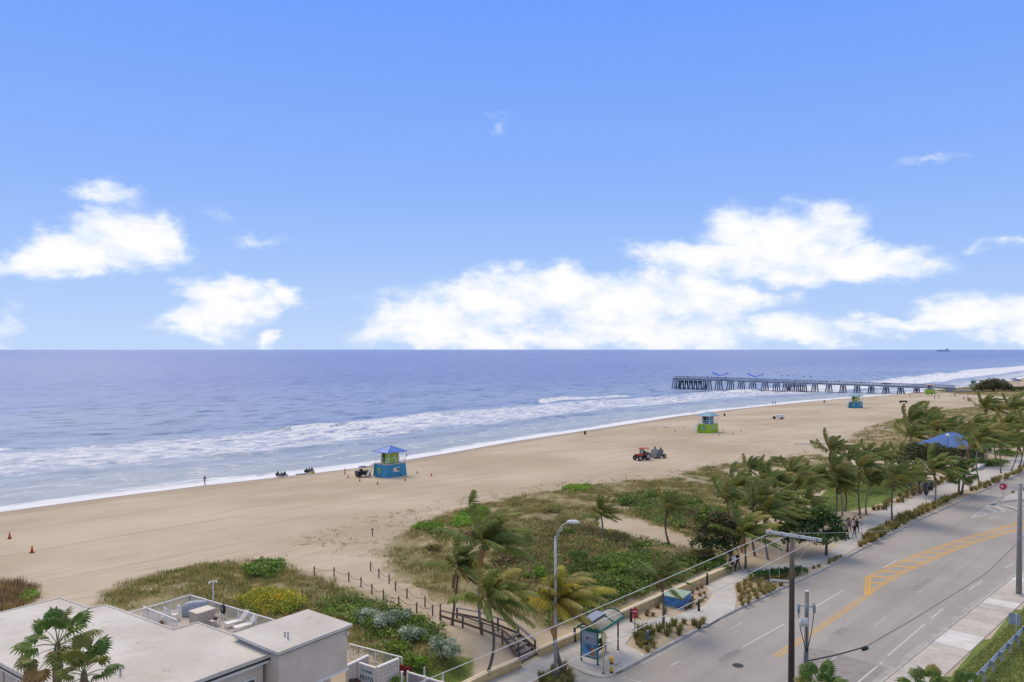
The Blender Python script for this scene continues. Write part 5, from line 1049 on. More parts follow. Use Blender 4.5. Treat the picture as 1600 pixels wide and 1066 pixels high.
# utility poles, wires
POLEW = M('pole_wood', (.075,.055,.045), .9, .3, 4, .4, stretch=(2,2,.3)); POLET = M('pole_wood_weathered', (.22,.18,.14), .9, .25, 4, .4, stretch=(2,2,.3)); GREYP = M('grey_pole', (.25,.235,.22), .8, .2, 3, .3, stretch=(2,2,.3))
DP = 45.0; pb = Vector(((1236-800)/F_PX*DP, DP, 0)); tz = above(1238, 832, DP).z; up_ = thing('utility_pole', 'wooden utility pole with a pale crossarm carrying three wires', 'utility pole', pb)
MB().tube([(0,0,0),(.03,0,5.5),(.05,0,8.6)], [.2,.17,.15], 12).build('lower_shaft', POLEW, up_); MB().tube([(.05,0,8.6),(.07,0,tz)], [.152,.12], 12).build('upper_shaft', POLET, up_)
ca = above(1210, 829.5, DP - .25) - pb; cb = above(1273, 845.5, DP - .25) - pb; mid_z = (ca.z + cb.z) / 2; armv = Vector((1.17, -1.05, 0))
ca = Vector((-armv.x + .0, -armv.y - .2, mid_z)); cb = Vector((armv.x + .12, armv.y - .2, mid_z))
MB().beam(ca, cb, .12, .16).build('crossarm', M('pale_crossarm', (.55,.54,.54), .6, .08), up_)
ends = []
for f in (.07, .38, .88):
    q = ca.lerp(cb, f); MB().tube([(q.x, q.y, q.z - .03), (q.x - .06, q.y + .1, q.z - .18)], .05, 8).build('insulator', M('grey_insulator', (.40,.40,.42), .4), up_); ends.append(pb + q + Vector((-.05, .06, -.12)))
for f in (.08, .3, .62, .92):
    q = ca.lerp(cb, f); MB().box((q.x - .045, q.y - .055, q.z), (.05,.05,.06), math.atan2(armv.y, armv.x)).build('bolt', BLACK, up_)
WIRE = M('pale_wire', (.62,.60,.58), .5, .05); DWIRE = M('dark_cable', (.03,.03,.032), .5, .1)
def wire(name, label, a, c2, r, sag, mat, cat='wire', group=None, n=24):
    a, c2 = Vector(a), Vector(c2); o = MB().tube([a.lerp(c2, f) - Vector((0,0,4 * sag * f * (1 - f))) for f in np.linspace(0, 1, n)], r, 6).build(name, mat); return tag(o, label, cat, group)
DW = 40.0     # the wires run on to a pole beyond the left of the frame
for s_, (px, py), lb in zip(ends, ((650,1066),(717,1066),(820,1066)), ('uppermost','middle','lowest')):
    e_ = above(px, py, 36.0); k = 1.35; e_ = s_ + (e_ - s_) * k; wire('power_line', '%s of the three pale power lines crossing to the lower left' % lb, s_, e_, .022, .12, WIRE, 'power line')
q = pb + Vector((.2, 0, mid_z + .1)); wire('power_line', 'short pale service wire leaving the crossarm to the right', q, above(1420, 826, 60), .012, .1, WIRE, 'power line')
lz = above(1237, 909, DP).z
la = above(1203, 909, DP + .3) - pb; MB().beam((la.x, .3, lz + .02), (.05, 0, lz), .08, .09).build('lower_bracket', M('pale_crossarm'), up_)
for x in (la.x + .03, la.x * .52): MB().tube([(x, .25, lz), (x, .25, lz - .14)], .05, 8).build('insulator', M('grey_insulator'), up_)
for e_, x in zip(ends, (la.x + .03, la.x * .52, .02)):
    s2 = e_ - pb + Vector((-.35, .2, -.18)); MB().tube([s2, (s2.x - .02, s2.y, s2.z - .4), ((s2.x + x) / 2, .25, (s2.z + lz) / 2 - .3), (x, .25, lz)], .013, 5).build('jumper_wire', WIRE, up_)
p2 = Vector(((1258-800)/F_PX*44.0, 44.0, 0)); tz2 = above(1261, 925, 44).z; ep = thing('equipment_pole', 'shorter grey pole with three fuse cutouts beside the wooden pole', 'utility pole', p2)
MB().tube([(0,0,0),(.05,0,3),(.1,0,tz2)], [.16,.13,.115], 12).build('shaft', GREYP, ep); MB().tube([(.1,0,tz2),(.1,0,tz2+.08)], .12, 12).build('pole_top', WHITE, ep)
zc = above(1258, 948, 44).z; MB().beam((-.55,-.1,zc+.12), (.5,-.25,zc+.05), .06, .06).build('cutout_bracket', GALV, ep)
CUT = M('grey_porcelain', (.30,.33,.37), .35, .1)
for x in (-.48, -.03, .4):
    MB().tube([(x,-.25,zc+.28),(x,-.25,zc+.05),(x,-.25,zc-.28)], [.05,.08,.05], 8).build('fuse_cutout', CUT, ep); MB().box((x + .07, -.27, zc - .05), (.05,.05,.45)).build('fuse_tube', CUT, ep)
    MB().tube([(x,-.25,zc-.28),(x * .9 + .03 * math.sin(x*9),-.26,zc-.75),(x * .7,-.25,zc-1.3),(0.02,-.2,zc-2.6)], .024, 6).build('cable', DWIRE, ep)
for x in (-.3, -.16, .0): MB().tube([(x - .05,-.3,zc-.55),(x - .05,-.3,zc-1.0)], [.10,.12], 8).build('surge_arrester', M('white_porcelain', (.62,.62,.60), .35, .2, 8), ep)
MB().box((-.05,-.16,2.4), (.14,.14,4.6)).build('cable_guard', M('conduit_grey', (.17,.18,.21), .5), ep); MB().tube([(-.2,-.1,0),(-.2,-.1,3.6),(-.05,-.1,3.9)], .04, 6).build('conduit', DWIRE, ep)
ce = p2 + Vector((.08, -.1, above(1272, 1032, 44).z)); c1_ = above(1352, 1011, 47); c2_ = above(1540, 897, 62); c3_ = above(1640, 800, 80)
mb = MB(); Pc = [ce, ce.lerp(c1_, .5) - Vector((0,0,.06)), c1_, c1_.lerp(c2_, .33) - Vector((0,0,.1)), c1_.lerp(c2_, .66) - Vector((0,0,.08)), c2_, c3_]; mb.tube(Pc[:3], .04, 6); o = mb.build('cable_run', DWIRE); hc = thing('overhead_cable', 'black overhead cable with a splice closure drooping across the road', 'cable', ce); o.parent = hc; o.location = -ce; o.name = 'heavy_section'
o = MB().tube(Pc[2:], .022, 6).build('light_section', M('grey_cable', (.09,.09,.09), .5), hc); o.location = -ce; MB().tube([c1_ + Vector((-.22,0,-.1)), c1_ + Vector((-.16,0,-.14)), c1_ + Vector((.16,.1,-.08)), c1_ + Vector((.22,.1,-.04))], [.06,.13,.13,.06], 10).build('splice_closure', DWIRE, hc).location = -ce
# grey pole with lamp at the right edge
p = pl(1592, 930); dp = p.y; zt = above(1594, 757, dp).z; gp_ = thing('light_pole', 'grey pole with lamp arm at the right edge of the pavement', 'lamp post', p)
MB().tube([(0,0,0),(.04,0,zt/2),(.1,0,zt)], [.24,.2,.17], 12).build('pole', M('concrete_pole', (.27,.255,.24), .8, .15, 3, .2), gp_); MB().tube([(.1,0,zt),(.1,0,zt+.15)], [.17,.12], 12).build('pole_top', GALV, gp_)
ae = above(1553, 789, dp + 1) - p; MB().tube([(.08,0,above(1592,800,dp).z),(-1.0,.3,ae.z+.0),(ae.x,1.0,ae.z+.05)], .04, 8).build('arm', GALV, gp_); MB().tube([(ae.x+.35,.9,ae.z+.05),(ae.x,1.0,ae.z+.06),(ae.x-.35,1.1,ae.z+.02)], [.05,.12,.04], 10).build('lamp_head', M('lamp_housing', (.22,.25,.32), .4), gp_); MB().box((.1,-.1,.06), (.7,.7,.12)).build('base_block', conc, gp_)
# guardrail with sign back
GRM = M('guardrail_steel', (.50,.51,.54), .4, .1, 2, 0, .5); grl = thing('guardrail', 'galvanised guardrail with posts at the lower right', 'guardrail', at(1540, 1062)); go_ = Vector(grl.location)
gp0, gp1 = at(1505, 1100), at(1625, 972); nG = 9; prev = None
for i in range(nG + 1):
    q = gp0.lerp(gp1, i / nG) - go_; MB().box((q.x, q.y, .35), (.12,.16,.75)).build('post', GRM, grl); MB().box((q.x - .1, q.y + .05, .58), (.14,.14,.3)).build('spacer_block', GRM, grl)
    if prev is not None:
        dv = (q - prev); sd_ = Vector((-dv.y, dv.x, 0)).normalized(); P0, P1 = prev + sd_ * .16, q + sd_ * .16; prof = [(0,.42),(.07,.48),(.07,.53),(0,.58),(0,.62),(.07,.67),(.07,.72),(0,.78)]; g = MB(); vs = []
        for e_ in (P0, P1):
            for o_, z in prof: vs.append((e_.x + sd_.x * o_, e_.y + sd_.y * o_, z))
        g.add(vs, [(k, k + 1, 8 + k + 1, 8 + k) for k in range(7)]).build('rail', GRM, grl)
    prev = q
s_ = sign_post('road_sign', 'grey back of a road sign beside the guardrail', 1588, 1004, 2.2, GALV, .04); MB().box((-.1,.05,1.75), (.75,.03,.8), R(-25)).build('sign_back', M('sign_back_grey', (.33,.36,.42), .5), s_)
p = at(1458, 1056); hy = thing('fire_hydrant', 'red fire hydrant at the edge of the pavement', 'hydrant', p); RD = M('hydrant_red', (.42,.05,.035), .5, .15); MB().tube([(0,0,0),(0,0,.1),(0,0,.1),(0,0,.6),(0,0,.72),(0,0,.8)], [.16,.16,.11,.11,.13,.03], 12).build('barrel', RD, hy)
for s in (-1, 1): MB().tube([(0,0,.5),(s*.2,0,.5)], .06, 8).build('outlet', RD, hy)
# signs along the road
s_ = sign_post('no_entry_sign', 'red and white no entry sign on the traffic island', 1567, 783, 2.6, GALV, .045); RS = M('sign_red', (.55,.03,.05), .4, .08); bk = MB().box((0,0,2.15), (1.05,.03,1.05), R(-15), rot=Matrix.Rotation(R(45), 3, 'Y')).build('diamond_plate', M('sign_white', (.68,.62,.62), .5), s_)
MB().tube([(.0,-.03,2.15),(-.01,-.06,2.15)], .48, 24).build('red_disc', RS, s_); MB().box((0,-.07,2.15), (.72,.015,.15)).build('white_bar', WHITE, s_); MB().box((.55,.05,2.25), (.22,.22,.25)).build('red_beacon', RS, s_)
text('DO NOT', .17, (0,-.068,2.37), (R(90),0,0), WHITE, s_); text('ENTER', .17, (0,-.068,1.93), (R(90),0,0), WHITE, s_)
s_ = sign_post('diamond_sign', 'black back of a diamond road sign in the kerbside bed', 1447, 789, 2.1, GALV, .04); MB().box((0,-.04,1.75), (.75,.03,.75), R(20), rot=Matrix.Rotation(R(45), 3, 'Y')).build('sign_back', BLACK, s_)
s_ = sign_post('street_sign', 'thin grey sign post beside the four walkers', 1346, 843, 2.1, GALV, .035); MB().box((0,0,1.75), (.55,.03,.16), R(25)).build('sign_blade', M('grey_green_blade', (.20,.22,.19), .5), s_); MB().box((0,.02,1.9), (.03,.5,.16), R(25)).build('sign_blade', M('grey_green_blade'), s_)
# bins, seat wall, pavilion, globe lamp
def bin_(px, py, lb):
    t_ = thing('waste_bin', lb, 'bin', at(px, py), R(20), 'grey blue waste bins'); MB().tube([(0,0,.05),(0,0,1.15)], .36, 14).build('body', M('bin_slate', (.075,.085,.115), .5, .2), t_); MB().tube([(0,0,1.15),(0,0,1.28),(0,0,1.36)], [.39,.39,.2], 14).build('lid', M('bin_lid', (.13,.14,.17), .5), t_)
bin_(1445, 767, 'left of the two slate grey waste bins by the promenade'); bin_(1454, 766, 'right of the two slate grey waste bins by the promenade')
q0, q1, q2_ = at(1524, 735), at(1546, 724), at(1556, 727); sw_ = thing('seat_wall', 'white concrete seat wall at the plaza edge', 'wall', q0)
for a, c2 in ((q0, q1), (q1, q2_)): a, c2 = a - q0, c2 - q0; MB().beam((a.x, a.y, .3), (c2.x, c2.y, .3), .5, .6).build('wall_run', WHITE, sw_); MB().beam((a.x, a.y, .64), (c2.x, c2.y, .64), 1.0, .09).build('seat_top', WHITE, sw_)
pc = at(1487, 716); pv = thing('pavilion', 'park pavilion with blue metal hip roof and green walls', 'pavilion', pc, R(-8)); BLU = M('blue_metal_roof', (.12,.22,.48), .4, .1, 2); dpv = pc.y
zr = above(1487, 676, dpv).z; ze = above(1487, 697, dpv).z; hw = 42 / F_PX * dpv; hd_ = hw * .62
rp = [(-hw,-hd_,ze),(hw,-hd_,ze),(hw,hd_,ze),(-hw,hd_,ze),(-hw*.14,0,zr),(hw*.14,0,zr)]
rfo = MB().add(rp, [(0,1,5,4),(1,2,5),(2,3,4,5),(3,0,4),(3,2,1,0)]).build('roof', BLU, pv)
seam = M('blue_roof_seam', (.16,.28,.60), .4)
for k in range(-9, 10):
    x = k / 9.5 * hw; f = 1 if abs(x) < hw * .14 else (hw - abs(x)) / (hw * .86); MB().beam((x, -hd_, ze + .04), (x, -hd_ * (1 - f), ze + (zr - ze) * f + .04), .07, .07).build('roof_seam', seam, rfo)
for k in range(-5, 6):
    y = k / 5.5 * hd_; f = (hd_ - abs(y)) / hd_
    for s in (-1, 1): MB().beam((s * hw, y, ze + .04), (s * (hw - (hw * .86) * f), y, ze + (zr - ze) * f + .04), .07, .07).build('roof_seam', seam, rfo)
MB().box((0,0,ze-.12), (hw*2-.1, hd_*2-.1, .22)).build('eave_fascia', M('eave_tan', (.42,.36,.28), .7), pv)
for x in (-hw*.85, -hw*.3, hw*.3, hw*.85):
    for y in (-hd_*.8, hd_*.8): MB().box((x, y, (ze-.2)/2), (.3,.3,ze-.2)).build('column', M('green_stucco', (.14,.18,.085), .8, .12), pv)
MB().box((hw*.12,-hd_*.25,(ze-.2)/2), (hw*1.0, hd_*.9, ze-.25)).build('wall', M('green_stucco'), pv); MB().box((hw*.12,-hd_*.705,1.0), (.9,.05,2.0)).build('door', M('brown_door', (.16,.10,.07), .6), pv)
p = at(1481, 722); gl = thing('globe_lamp', 'black lamp post with white globe before the pavilion', 'street lamp', p); zg = above(1479, 680, p.y).z; MB().tube([(0,0,0),(0,0,.5),(0,0,zg-.25)], [.12,.07,.05], 10).build('post', BLACK, gl); MB().tube([(0,0,zg-.3),(0,0,zg-.2),(0,0,zg),(0,0,zg+.2),(0,0,zg+.3)], [.12,.26,.34,.26,.08], 14).build('globe', M('white_globe', (.8,.8,.78), .3, .03), gl)
# grill and picnic pieces in the park
p = at(1293, 800); tb = thing('picnic_table', 'dark park table under the palms at the lawn edge', 'table', p, .4); MB().box((0,0,.74), (1.5,.75,.06)).build('table_top', WOOD, tb)
for x in (-.5, .5): MB().box((x,0,.36), (.1,.5,.72)).build('leg', WOOD, tb)
for y in (-.65, .65): MB().box((0,y,.44), (1.5,.28,.05)).build('seat', WOOD, tb)
# ------------------------------------------------------------------ beach things
def hexmat(name, col=(.3,.3,.3), **k): return M(name, col, .5, .1, 2, **k)
BLUE_T = hexmat('tower_blue', (.045,.26,.43)); LIME = hexmat('tower_lime', (.30,.50,.02)); YEL_T = hexmat('tower_yellow', (.62,.47,.03)); ROOFB = hexmat('tower_roof_blue', (.09,.20,.58)); ROOFP = hexmat('tower_roof_pale', (.20,.38,.48)); RED_T = hexmat('tower_red', (.42,.02,.025)); TEAL_T = hexmat('tower_teal', (.06,.27,.36))
def tower(label, px, py, base_m, cab_m, top_m, roof_m, emblem_m, sc=1.0):
    p = at(px, py); t_ = thing('lifeguard_tower', label, 'lifeguard tower', p, UANG); t_.scale = (sc,) * 3
    LX, LY, HB = 4.3, 3.4, 2.3; cx, cy = LX/2, LY/2     # near corner at the origin
    g = MB(); g.box((cx, cy, HB/2), (LX + .5, LY + .5, HB), taper=.93); g.build('base', base_m, t_)
    MB().box((cx, cy, HB + .06), (LX + .3, LY + .3, .12)).build('deck', M('tower_deck', (.50,.47,.42), .8), t_)
    for sx_, sy_ in ((0,0),(LX,0),(LX,LY),(0,LY),(cx,0),(0,cy),(cx,LY),(LX,cy)): MB().box((sx_, sy_, HB + .6), (.07,.07,1.0)).build('rail_post', WHITE, t_)
    for z in (HB + .6, HB + 1.08):
        for a, c2 in (((0,0),(LX,0)),((LX,0),(LX,LY)),((LX,LY),(0,LY)),((0,LY),(0,0))): MB().beam((*a, z), (*c2, z), .05, .05).build('rail', WHITE, t_)
    CW, CD, HC = 2.3, 2.1, 2.15; z0 = HB + .12
    cb_ = MB().box((cx, cy, z0 + HC*.38), (CW, CD, HC*.76)).build('cabin', cab_m, t_); MB().box((cx, cy, z0 + HC*.88), (CW, CD, HC*.24)).build('cabin_band', top_m, t_)
    for a in (-1, 1):
        for b_ in (-1, 1): MB().box((cx + a*CW/2, cy + b_*CD/2, z0 + HC/2), (.12,.12,HC)).build('corner_post', WHITE, t_)
    w_ = MB().box((cx + .1, cy - CD/2 - .02, z0 + 1.1), (.62,.06,.62)).build('window', WHITE, t_); MB().box((0,-.035,0), (.46,.03,.46)).build('pane', M('pale_pane', (.45,.48,.50), .2), w_).location = (cx + .1, cy - CD/2 - .02, z0 + 1.1)
    d_ = MB().box((cx - CW/2 - .02, cy + .35, z0 + 1.0), (.05,.62,1.5)).build('door_opening', M('tower_dark', (.015,.015,.03), .4), t_)
    RX, RY = 2.35, 2.15; zr0 = z0 + HC; rp = [(cx-RX,cy-RY,zr0),(cx+RX,cy-RY,zr0),(cx+RX,cy+RY,zr0),(cx-RX,cy+RY,zr0),(cx,cy,zr0+1.0)]
    rf_ = MB().add(rp, [(0,1,4),(1,2,4),(2,3,4),(3,0,4),(3,2,1,0)]).build('roof', roof_m, t_); MB().box((cx,cy,zr0-.06), (RX*2-.06,RY*2-.06,.1)).build('eave', roof_m, rf_)
    for k in range(4): MB().beam(Vector(rp[k]) + Vector((0,0,.02)), Vector(rp[4]) + Vector((0,0,.03)), .1, .08).build('hip_cap', M('hip_pale', (.38,.48,.66), .5), rf_)
    rampm = MB(); rampm.beam((cx - LX/2 - .2, LY + .2, HB), (cx - LX/2 - 1.5, LY + .4, .1), .9, .08); rampm.build('ramp', M('tower_deck'), t_)
    # emblem on the sides
    g = MB(); g.tube([(-.29, LY*.52, 1.2), (-.33, LY*.52, 1.2)], .55, 14); g.build('emblem', emblem_m, t_); g = MB(); g.tube([(-.34, LY*.52, 1.1), (-.37, LY*.52, 1.1)], .28, 10); g.tube([(-.34, LY*.62, 1.6), (-.37, LY*.62, 1.6)], .16, 8); g.build('emblem_centre', base_m, t_)
    MB().box((LX*.48, -.26, 1.3), (1.5,.04,.75)).build('notice_panel', M('notice_white', (.62,.62,.58), .6), t_); MB().box((LX*.58, -.285, 1.33), (.55,.03,.4), rot=Matrix.Rotation(.2,3,'Y')).build('notice_picture', M('notice_dark', (.05,.09,.07), .6), t_)
    MB().box((LX*.7, -.1, .1), (.4,.5,.25)).build('footing', M('tower_dark'), t_)
    MB().tube([(LX+.1,.2,HB),(LX+.35,.0,HB+1.5)], .03, 6).build('flag_pole', WHITE, t_); MB().box((LX+.42,0,HB+1.35), (.22,.03,.5), rot=Matrix.Rotation(.3,3,'Y')).build('flag', M('flag_dark', (.10,.04,.04), .7), t_)
    return t_
tower('nearest lifeguard tower, blue base with lime cabin and blue roof', 604, 747, BLUE_T, LIME, YEL_T, ROOFB, hexmat('emblem_lime', (.35,.50,.10)))
tower('second lifeguard tower, lime base with teal and red cabin', 1109, 677, LIME, TEAL_T, RED_T, ROOFP, hexmat('emblem_blue', (.12,.30,.60)))
tower('third lifeguard tower, blue base with yellow green cabin and pale roof', 1341, 638, hexmat('tower_teal_blue', (.03,.22,.36)), hexmat('tower_yellowgreen', (.45,.48,.05)), YEL_T, ROOFP, hexmat('emblem_lime'))
tower('fourth lifeguard tower, lime base by the volleyball players', 1457, 616, LIME, TEAL_T, RED_T, hexmat('tower_roof_pink', (.45,.25,.27)), LIME)
tower('farthest lifeguard tower, pale green beside the pier bush', 1525, 607, hexmat('tower_palegreen', (.30,.45,.25)), hexmat('tower_palegreen2', (.30,.45,.22)), TEAL_T, ROOFP, LIME)
# cones
ORG = M('cone_orange', (.60,.09,.02), .5, .12); CB = M('cone_base', (.05,.035,.03), .7)
def cone(px, py, lb, s=1.0):
    t_ = thing('traffic_cone', lb, 'cone', at(px, py), 0, 'orange cones on the sand'); t_.scale = (s,) * 3; MB().tube([(0,0,.03),(0,0,.9),(0,0,.92)], [.2,.05,.02], 12).build('body', ORG, t_); MB().tube([(0,0,.5),(0,0,.62)], [.118,.092], 12).build('reflective_band', M('cone_band', (.62,.35,.28), .4), t_); MB().box((0,0,.02), (.5,.5,.05)).build('base', CB, t_)
cone(15, 842, 'orange cone at the left edge of the sand, the farther one', .9); cone(50, 864, 'orange cone at the left edge of the sand, the nearer one', .9)
for i, (px, py) in enumerate(((539,736),(539,741),(544,747),(562,752),(590,757),(633,751),(634,736),(652,740),(674,744),(578,731))):
    cone(px, py, ('cone left of the buggy, farthest from the viewer','cone left of the buggy, middle of three','cone left of the buggy, nearest of three','cone in front of the black buggy','cone before the near corner of the nearest tower','cone at the right foot of the nearest tower','cone just behind the right side of the nearest tower','second cone to the right of the nearest tower','cone farthest right of the nearest tower','cone between the buggy and the nearest tower')[i], .68)
for i, (px, py) in enumerate(((1022,671),(1055,675),(1069,669),(1130,674),(1145,679),(1158,675),(1124,681))): cone(px, py, ('small cone farthest left of the second tower','cone left of the second tower, nearer one','cone left of the second tower behind its ramp','cone right beside the second tower','cone right of the second tower, nearest the viewer','cone farthest right of the second tower','cone in front of the second tower')[i], .6)
# buggy, rescue gear
def wheel(parent, x, y, r, w, rimm, name='wheel'):
    o = MB().tube([(x,y-w/2,r),(x,y-w/4,r),(x,y+w/4,r),(x,y+w/2,r)], [r*.86,r,r,r*.86], 16).build(name, M('tyre_rubber', (.02,.02,.021), .8, .2), parent)
    MB().tube([(x,y-w/2-.015,r),(x,y+w/2+.015,r)], r*.55, 12).build('rim', rimm, o); return o
RIMG = M('rim_grey', (.42,.42,.41), .5); BUG = M('buggy_black', (.03,.02,.035), .4)
bg_ = thing('beach_buggy', 'black utility buggy parked left of the nearest tower', 'vehicle', at(567, 745), UANG - .2)
MB().box((0,0,.65), (2.6,1.3,.45)).build('body', BUG, bg_); MB().box((1.0,0,.95), (.7,1.2,.25), taper=.85).build('bonnet', BUG, bg_); MB().box((-.9,0,1.0), (.9,1.3,.3)).build('cargo_bed', BUG, bg_)
for y in (-.32,.32): MB().box((-.05,y,.95), (.5,.5,.2)).build('seat', M('seat_purple', (.05,.03,.06), .7), bg_); MB().box((-.3,y,1.2), (.12,.5,.5)).build('backrest', M('seat_purple'), bg_)
for x in (-.45,.6):
    for y in (-.6,.6): MB().tube([(x,y,.85),(x-.05,y*.9,1.85)], .04, 6).build('roll_bar', BUG, bg_)
MB().box((.05,0,1.88), (1.3,1.2,.07)).build('roof', BUG, bg_); MB().tube([(.45,.3,1.0),(.35,.3,1.25)], .03, 6).build('steering_column', BUG, bg_)
for x in (-.85,.95):
    for y in (-.62,.62): wheel(bg_, x, y, .33, .28, M('rim_dark', (.10,.10,.10), .5))
rb = thing('rescue_board', 'yellow rescue board leaning by the buggy', 'surfboard', at(571, 738), UANG + .4); g = MB(); vs = []
for x, w in ((-1.5,.05),(-1.2,.28),(0,.36),(1.1,.3),(1.5,.06)): vs += [(x,-w,.35 + .05*abs(x)),(x,w,.35 + .05*abs(x)),(x,w*.9,.47 + .05*abs(x)),(x,-w*.9,.47 + .05*abs(x))]
g.add(vs, [(4*i+a, 4*i+4+a, 4*i+4+(a+1)%4, 4*i+(a+1)%4) for i in range(4) for a in range(4)] + [(0,1,2,3),(19,18,17,16)]).build('board', M('board_yellow', (.62,.55,.08), .4), rb); MB().box((-.5,0,.18), (.1,.6,.36)).build('stand', WHITE, rb); MB().box((.6,0,.18), (.1,.6,.36)).build('stand', WHITE, rb)
# tractor and rake
tr = thing('tractor', 'orange tractor with canopy driving on the open sand', 'tractor', at(1004, 719), UANG + math.pi - .25); OR_T = M('tractor_orange', (.62,.085,.025), .45, .1)
MB().box((1.0,0,1.05), (1.5,.75,.55), taper=.9).build('bonnet', OR_T, tr); MB().box((1.78,0,1.0), (.08,.65,.45)).build('grille', BLACK, tr); MB().box((.2,0,.72), (3.0,.5,.35)).build('chassis', BLACK, tr)
for y in (-.7,.7): MB().box((-.7,y,1.3), (1.25,.4,.12)).build('fender', OR_T, tr); MB().box((-.12,y,1.05), (.12,.4,.5)).build('fender_front', OR_T, tr)
for x in (-.95,.25):
    for y in (-.55,.55): MB().box((x,y,1.75), (.07,.07,1.15)).build('cab_post', BLACK, tr)
MB().box((-.35,0,2.36), (1.75,1.45,.12)).build('canopy', OR_T, tr); MB().box((.27,0,1.75), (.03,1.05,1.0)).build('windscreen', M('cab_glass', (.30,.40,.38), .1), tr); MB().box((-.5,0,1.2), (.5,.5,.14)).build('seat', BLACK, tr); MB().box((-.72,0,1.5), (.12,.5,.5)).build('seat_back', BLACK, tr)
for y in (-.72,.72): wheel(tr, -.75, y, .78, .42, RIMG, 'rear_wheel'); wheel(tr, 1.35, y, .55, .34, RIMG, 'front_wheel')
MB().tube([(.8,.25,1.3),(.8,.25,1.9)], .04, 6).build('exhaust', BLACK, tr)
rk = thing('beach_rake', 'grey beach cleaning rake trailer behind the tractor', 'trailer', at(1026, 716), UANG + math.pi - .25); RG = M('rake_grey', (.13,.14,.155), .6, .25)
g = MB(); g.add([(1.2,-1,.35),(1.2,1,.35),(-.9,1,.35),(-.9,-1,.35),(.4,-1,1.75),(.4,1,1.75),(-.9,1,1.75),(-.9,-1,1.75)], [(3,2,1,0),(4,5,6,7),(0,1,5,4),(1,2,6,5),(2,3,7,6),(3,0,4,7)]); g.build('hopper', RG, rk)
for y in (-.85,.85): MB().box((-.35,y,1.98), (.25,.2,.5)).build('lift_arm', BLACK, rk); wheel(rk, -1.2, y*1.25, .45, .3, M('rim_yellowish', (.40,.33,.12), .5))
MB().beam((1.1,0,.5), (2.4,0,.55), .15, .15).build('drawbar', RG, rk); MB().box((.4,0,.3), (.6,2.1,.2)).build('rake_head', M('rake_rust', (.2,.09,.06), .8), rk)
# small beach things
def barrel(px, py, lb): t_ = thing('trash_barrel', lb, 'barrel', at(px, py)); MB().tube([(0,0,0),(0,0,.3),(0,0,.9)], [.3,.32,.3], 12).build('drum', M('drum_dark', (.05,.045,.04), .6, .3), t_); MB().tube([(0,0,.9),(0,0,.95)], .33, 12).build('rim', BLACK, t_)
barrel(914, 679, 'dark trash barrel on the sand left of the second tower'); barrel(1132, 650, 'dark trash barrel right of the second tower'); barrel(1288, 629, 'dark trash barrel near the water left of the third tower')
def plank(px, py, L, ang, lb): p = at(px, py); t_ = thing('beach_mat', lb, 'board', p, ang); MB().box((0,0,.12), (L,.5,.12)).build('board', M('bleached_board', (.40,.38,.36), .8), t_); MB().box((L*.4,0,.04), (.1,.5,.08)).build('foot', WOOD, t_); MB().box((-L*.4,0,.04), (.1,.5,.08)).build('foot', WOOD, t_)
plank(1041, 668, 2.6, -1.0, 'pale board lying on the sand left of the second tower'); plank(1293, 632, 3, -.8, 'pale board lying near the far barrel'); plank(1268, 694, 8, .1, 'long dark log line on the sand before the lone palm')
tl = thing('white_trailer', 'small white trailer with black wheel on the open sand', 'trailer', at(1217, 655), .05); MB().box((.2,0,.95), (2.9,1.3,1.0)).build('box', WHITE, tl); MB().beam((-1.2,0,.5), (-2.3,0,.45), .1, .1).build('drawbar', BLACK, tl); wheel(tl, -1.55, 0, .48, .5, BLACK); wheel(tl, .9, .6, .35, .2, BLACK); wheel(tl, .9, -.6, .35, .2, BLACK)
p = at(582, 838); o = thing('marker_post', 'lone wooden post with sign on the sparse dune edge', 'post', p); MB().box((0,0,.45), (.1,.1,.95)).build('post', WOOD, o); MB().box((0,-.06,.8), (.3,.03,.25)).build('plate', GWOOD, o)
p = at(1412, 630); bk_ = thing('beach_bench', 'black bench lying low on the sand by the far palms', 'bench', p, .1); MB().box((0,0,.5), (3.4,.9,.12)).build('seat', BLACK, bk_); MB().box((-1.3,0,.22), (.15,.8,.44)).build('leg', BLACK, bk_); MB().box((1.3,0,.22), (.15,.8,.44)).build('leg', BLACK, bk_); MB().box((0,.4,.8), (3.4,.1,.5)).build('backrest', BLACK, bk_)
for k, (xa, ya, xb, yb) in enumerate(((1421,619,1453,620),(1462,619,1492,619),(1485,622,1512,621))):
    a, c2 = at(xa, ya), at(xb, yb); nt_ = thing('volleyball_net', ('left','middle','right')[k] + ' volleyball net strung across the far sand', 'net', a); d = c2 - a
    for q in (Vector((0,0,0)), d): MB().tube([(q.x,q.y,0),(q.x,q.y,2.5)], .06, 8).build('post', GWOOD, nt_)
    g = MB(); dn = d.normalized(); Ln = d.length
    for z in (1.5, 1.75, 2.0, 2.25, 2.45): g.beam((0,0,z), (d.x,d.y,z), .02, .02 if z < 2.4 else .07)
    for i in range(int(Ln / .6)): q = dn * (.6 * i); g.beam((q.x,q.y,1.5), (q.x,q.y,2.45), .02, .02)
    tag(g.build('mesh', M('net_cord', (.35,.27,.20), .8), nt_), kind='stuff')
for px, py, lb in ((1585,598,'blue beach canopy on the far sand at the right edge'),(1591,601,'second dark blue beach canopy at the right edge')):
    t_ = thing('beach_canopy', lb, 'canopy', at(px, py), .3); MB().add([(-3,-2,2.2),(3,-2,2.2),(3,2,2.2),(-3,2,2.2),(0,0,3.2)], [(0,1,4),(1,2,4),(2,3,4),(3,0,4)]).build('cloth', M('canopy_navy', (.06,.07,.16), .7), t_)
    for x in (-2.8,2.8):
        for y in (-1.8,1.8): MB().tube([(x,y,0),(x,y,2.2)], .06, 6).build('leg', BLACK, t_)

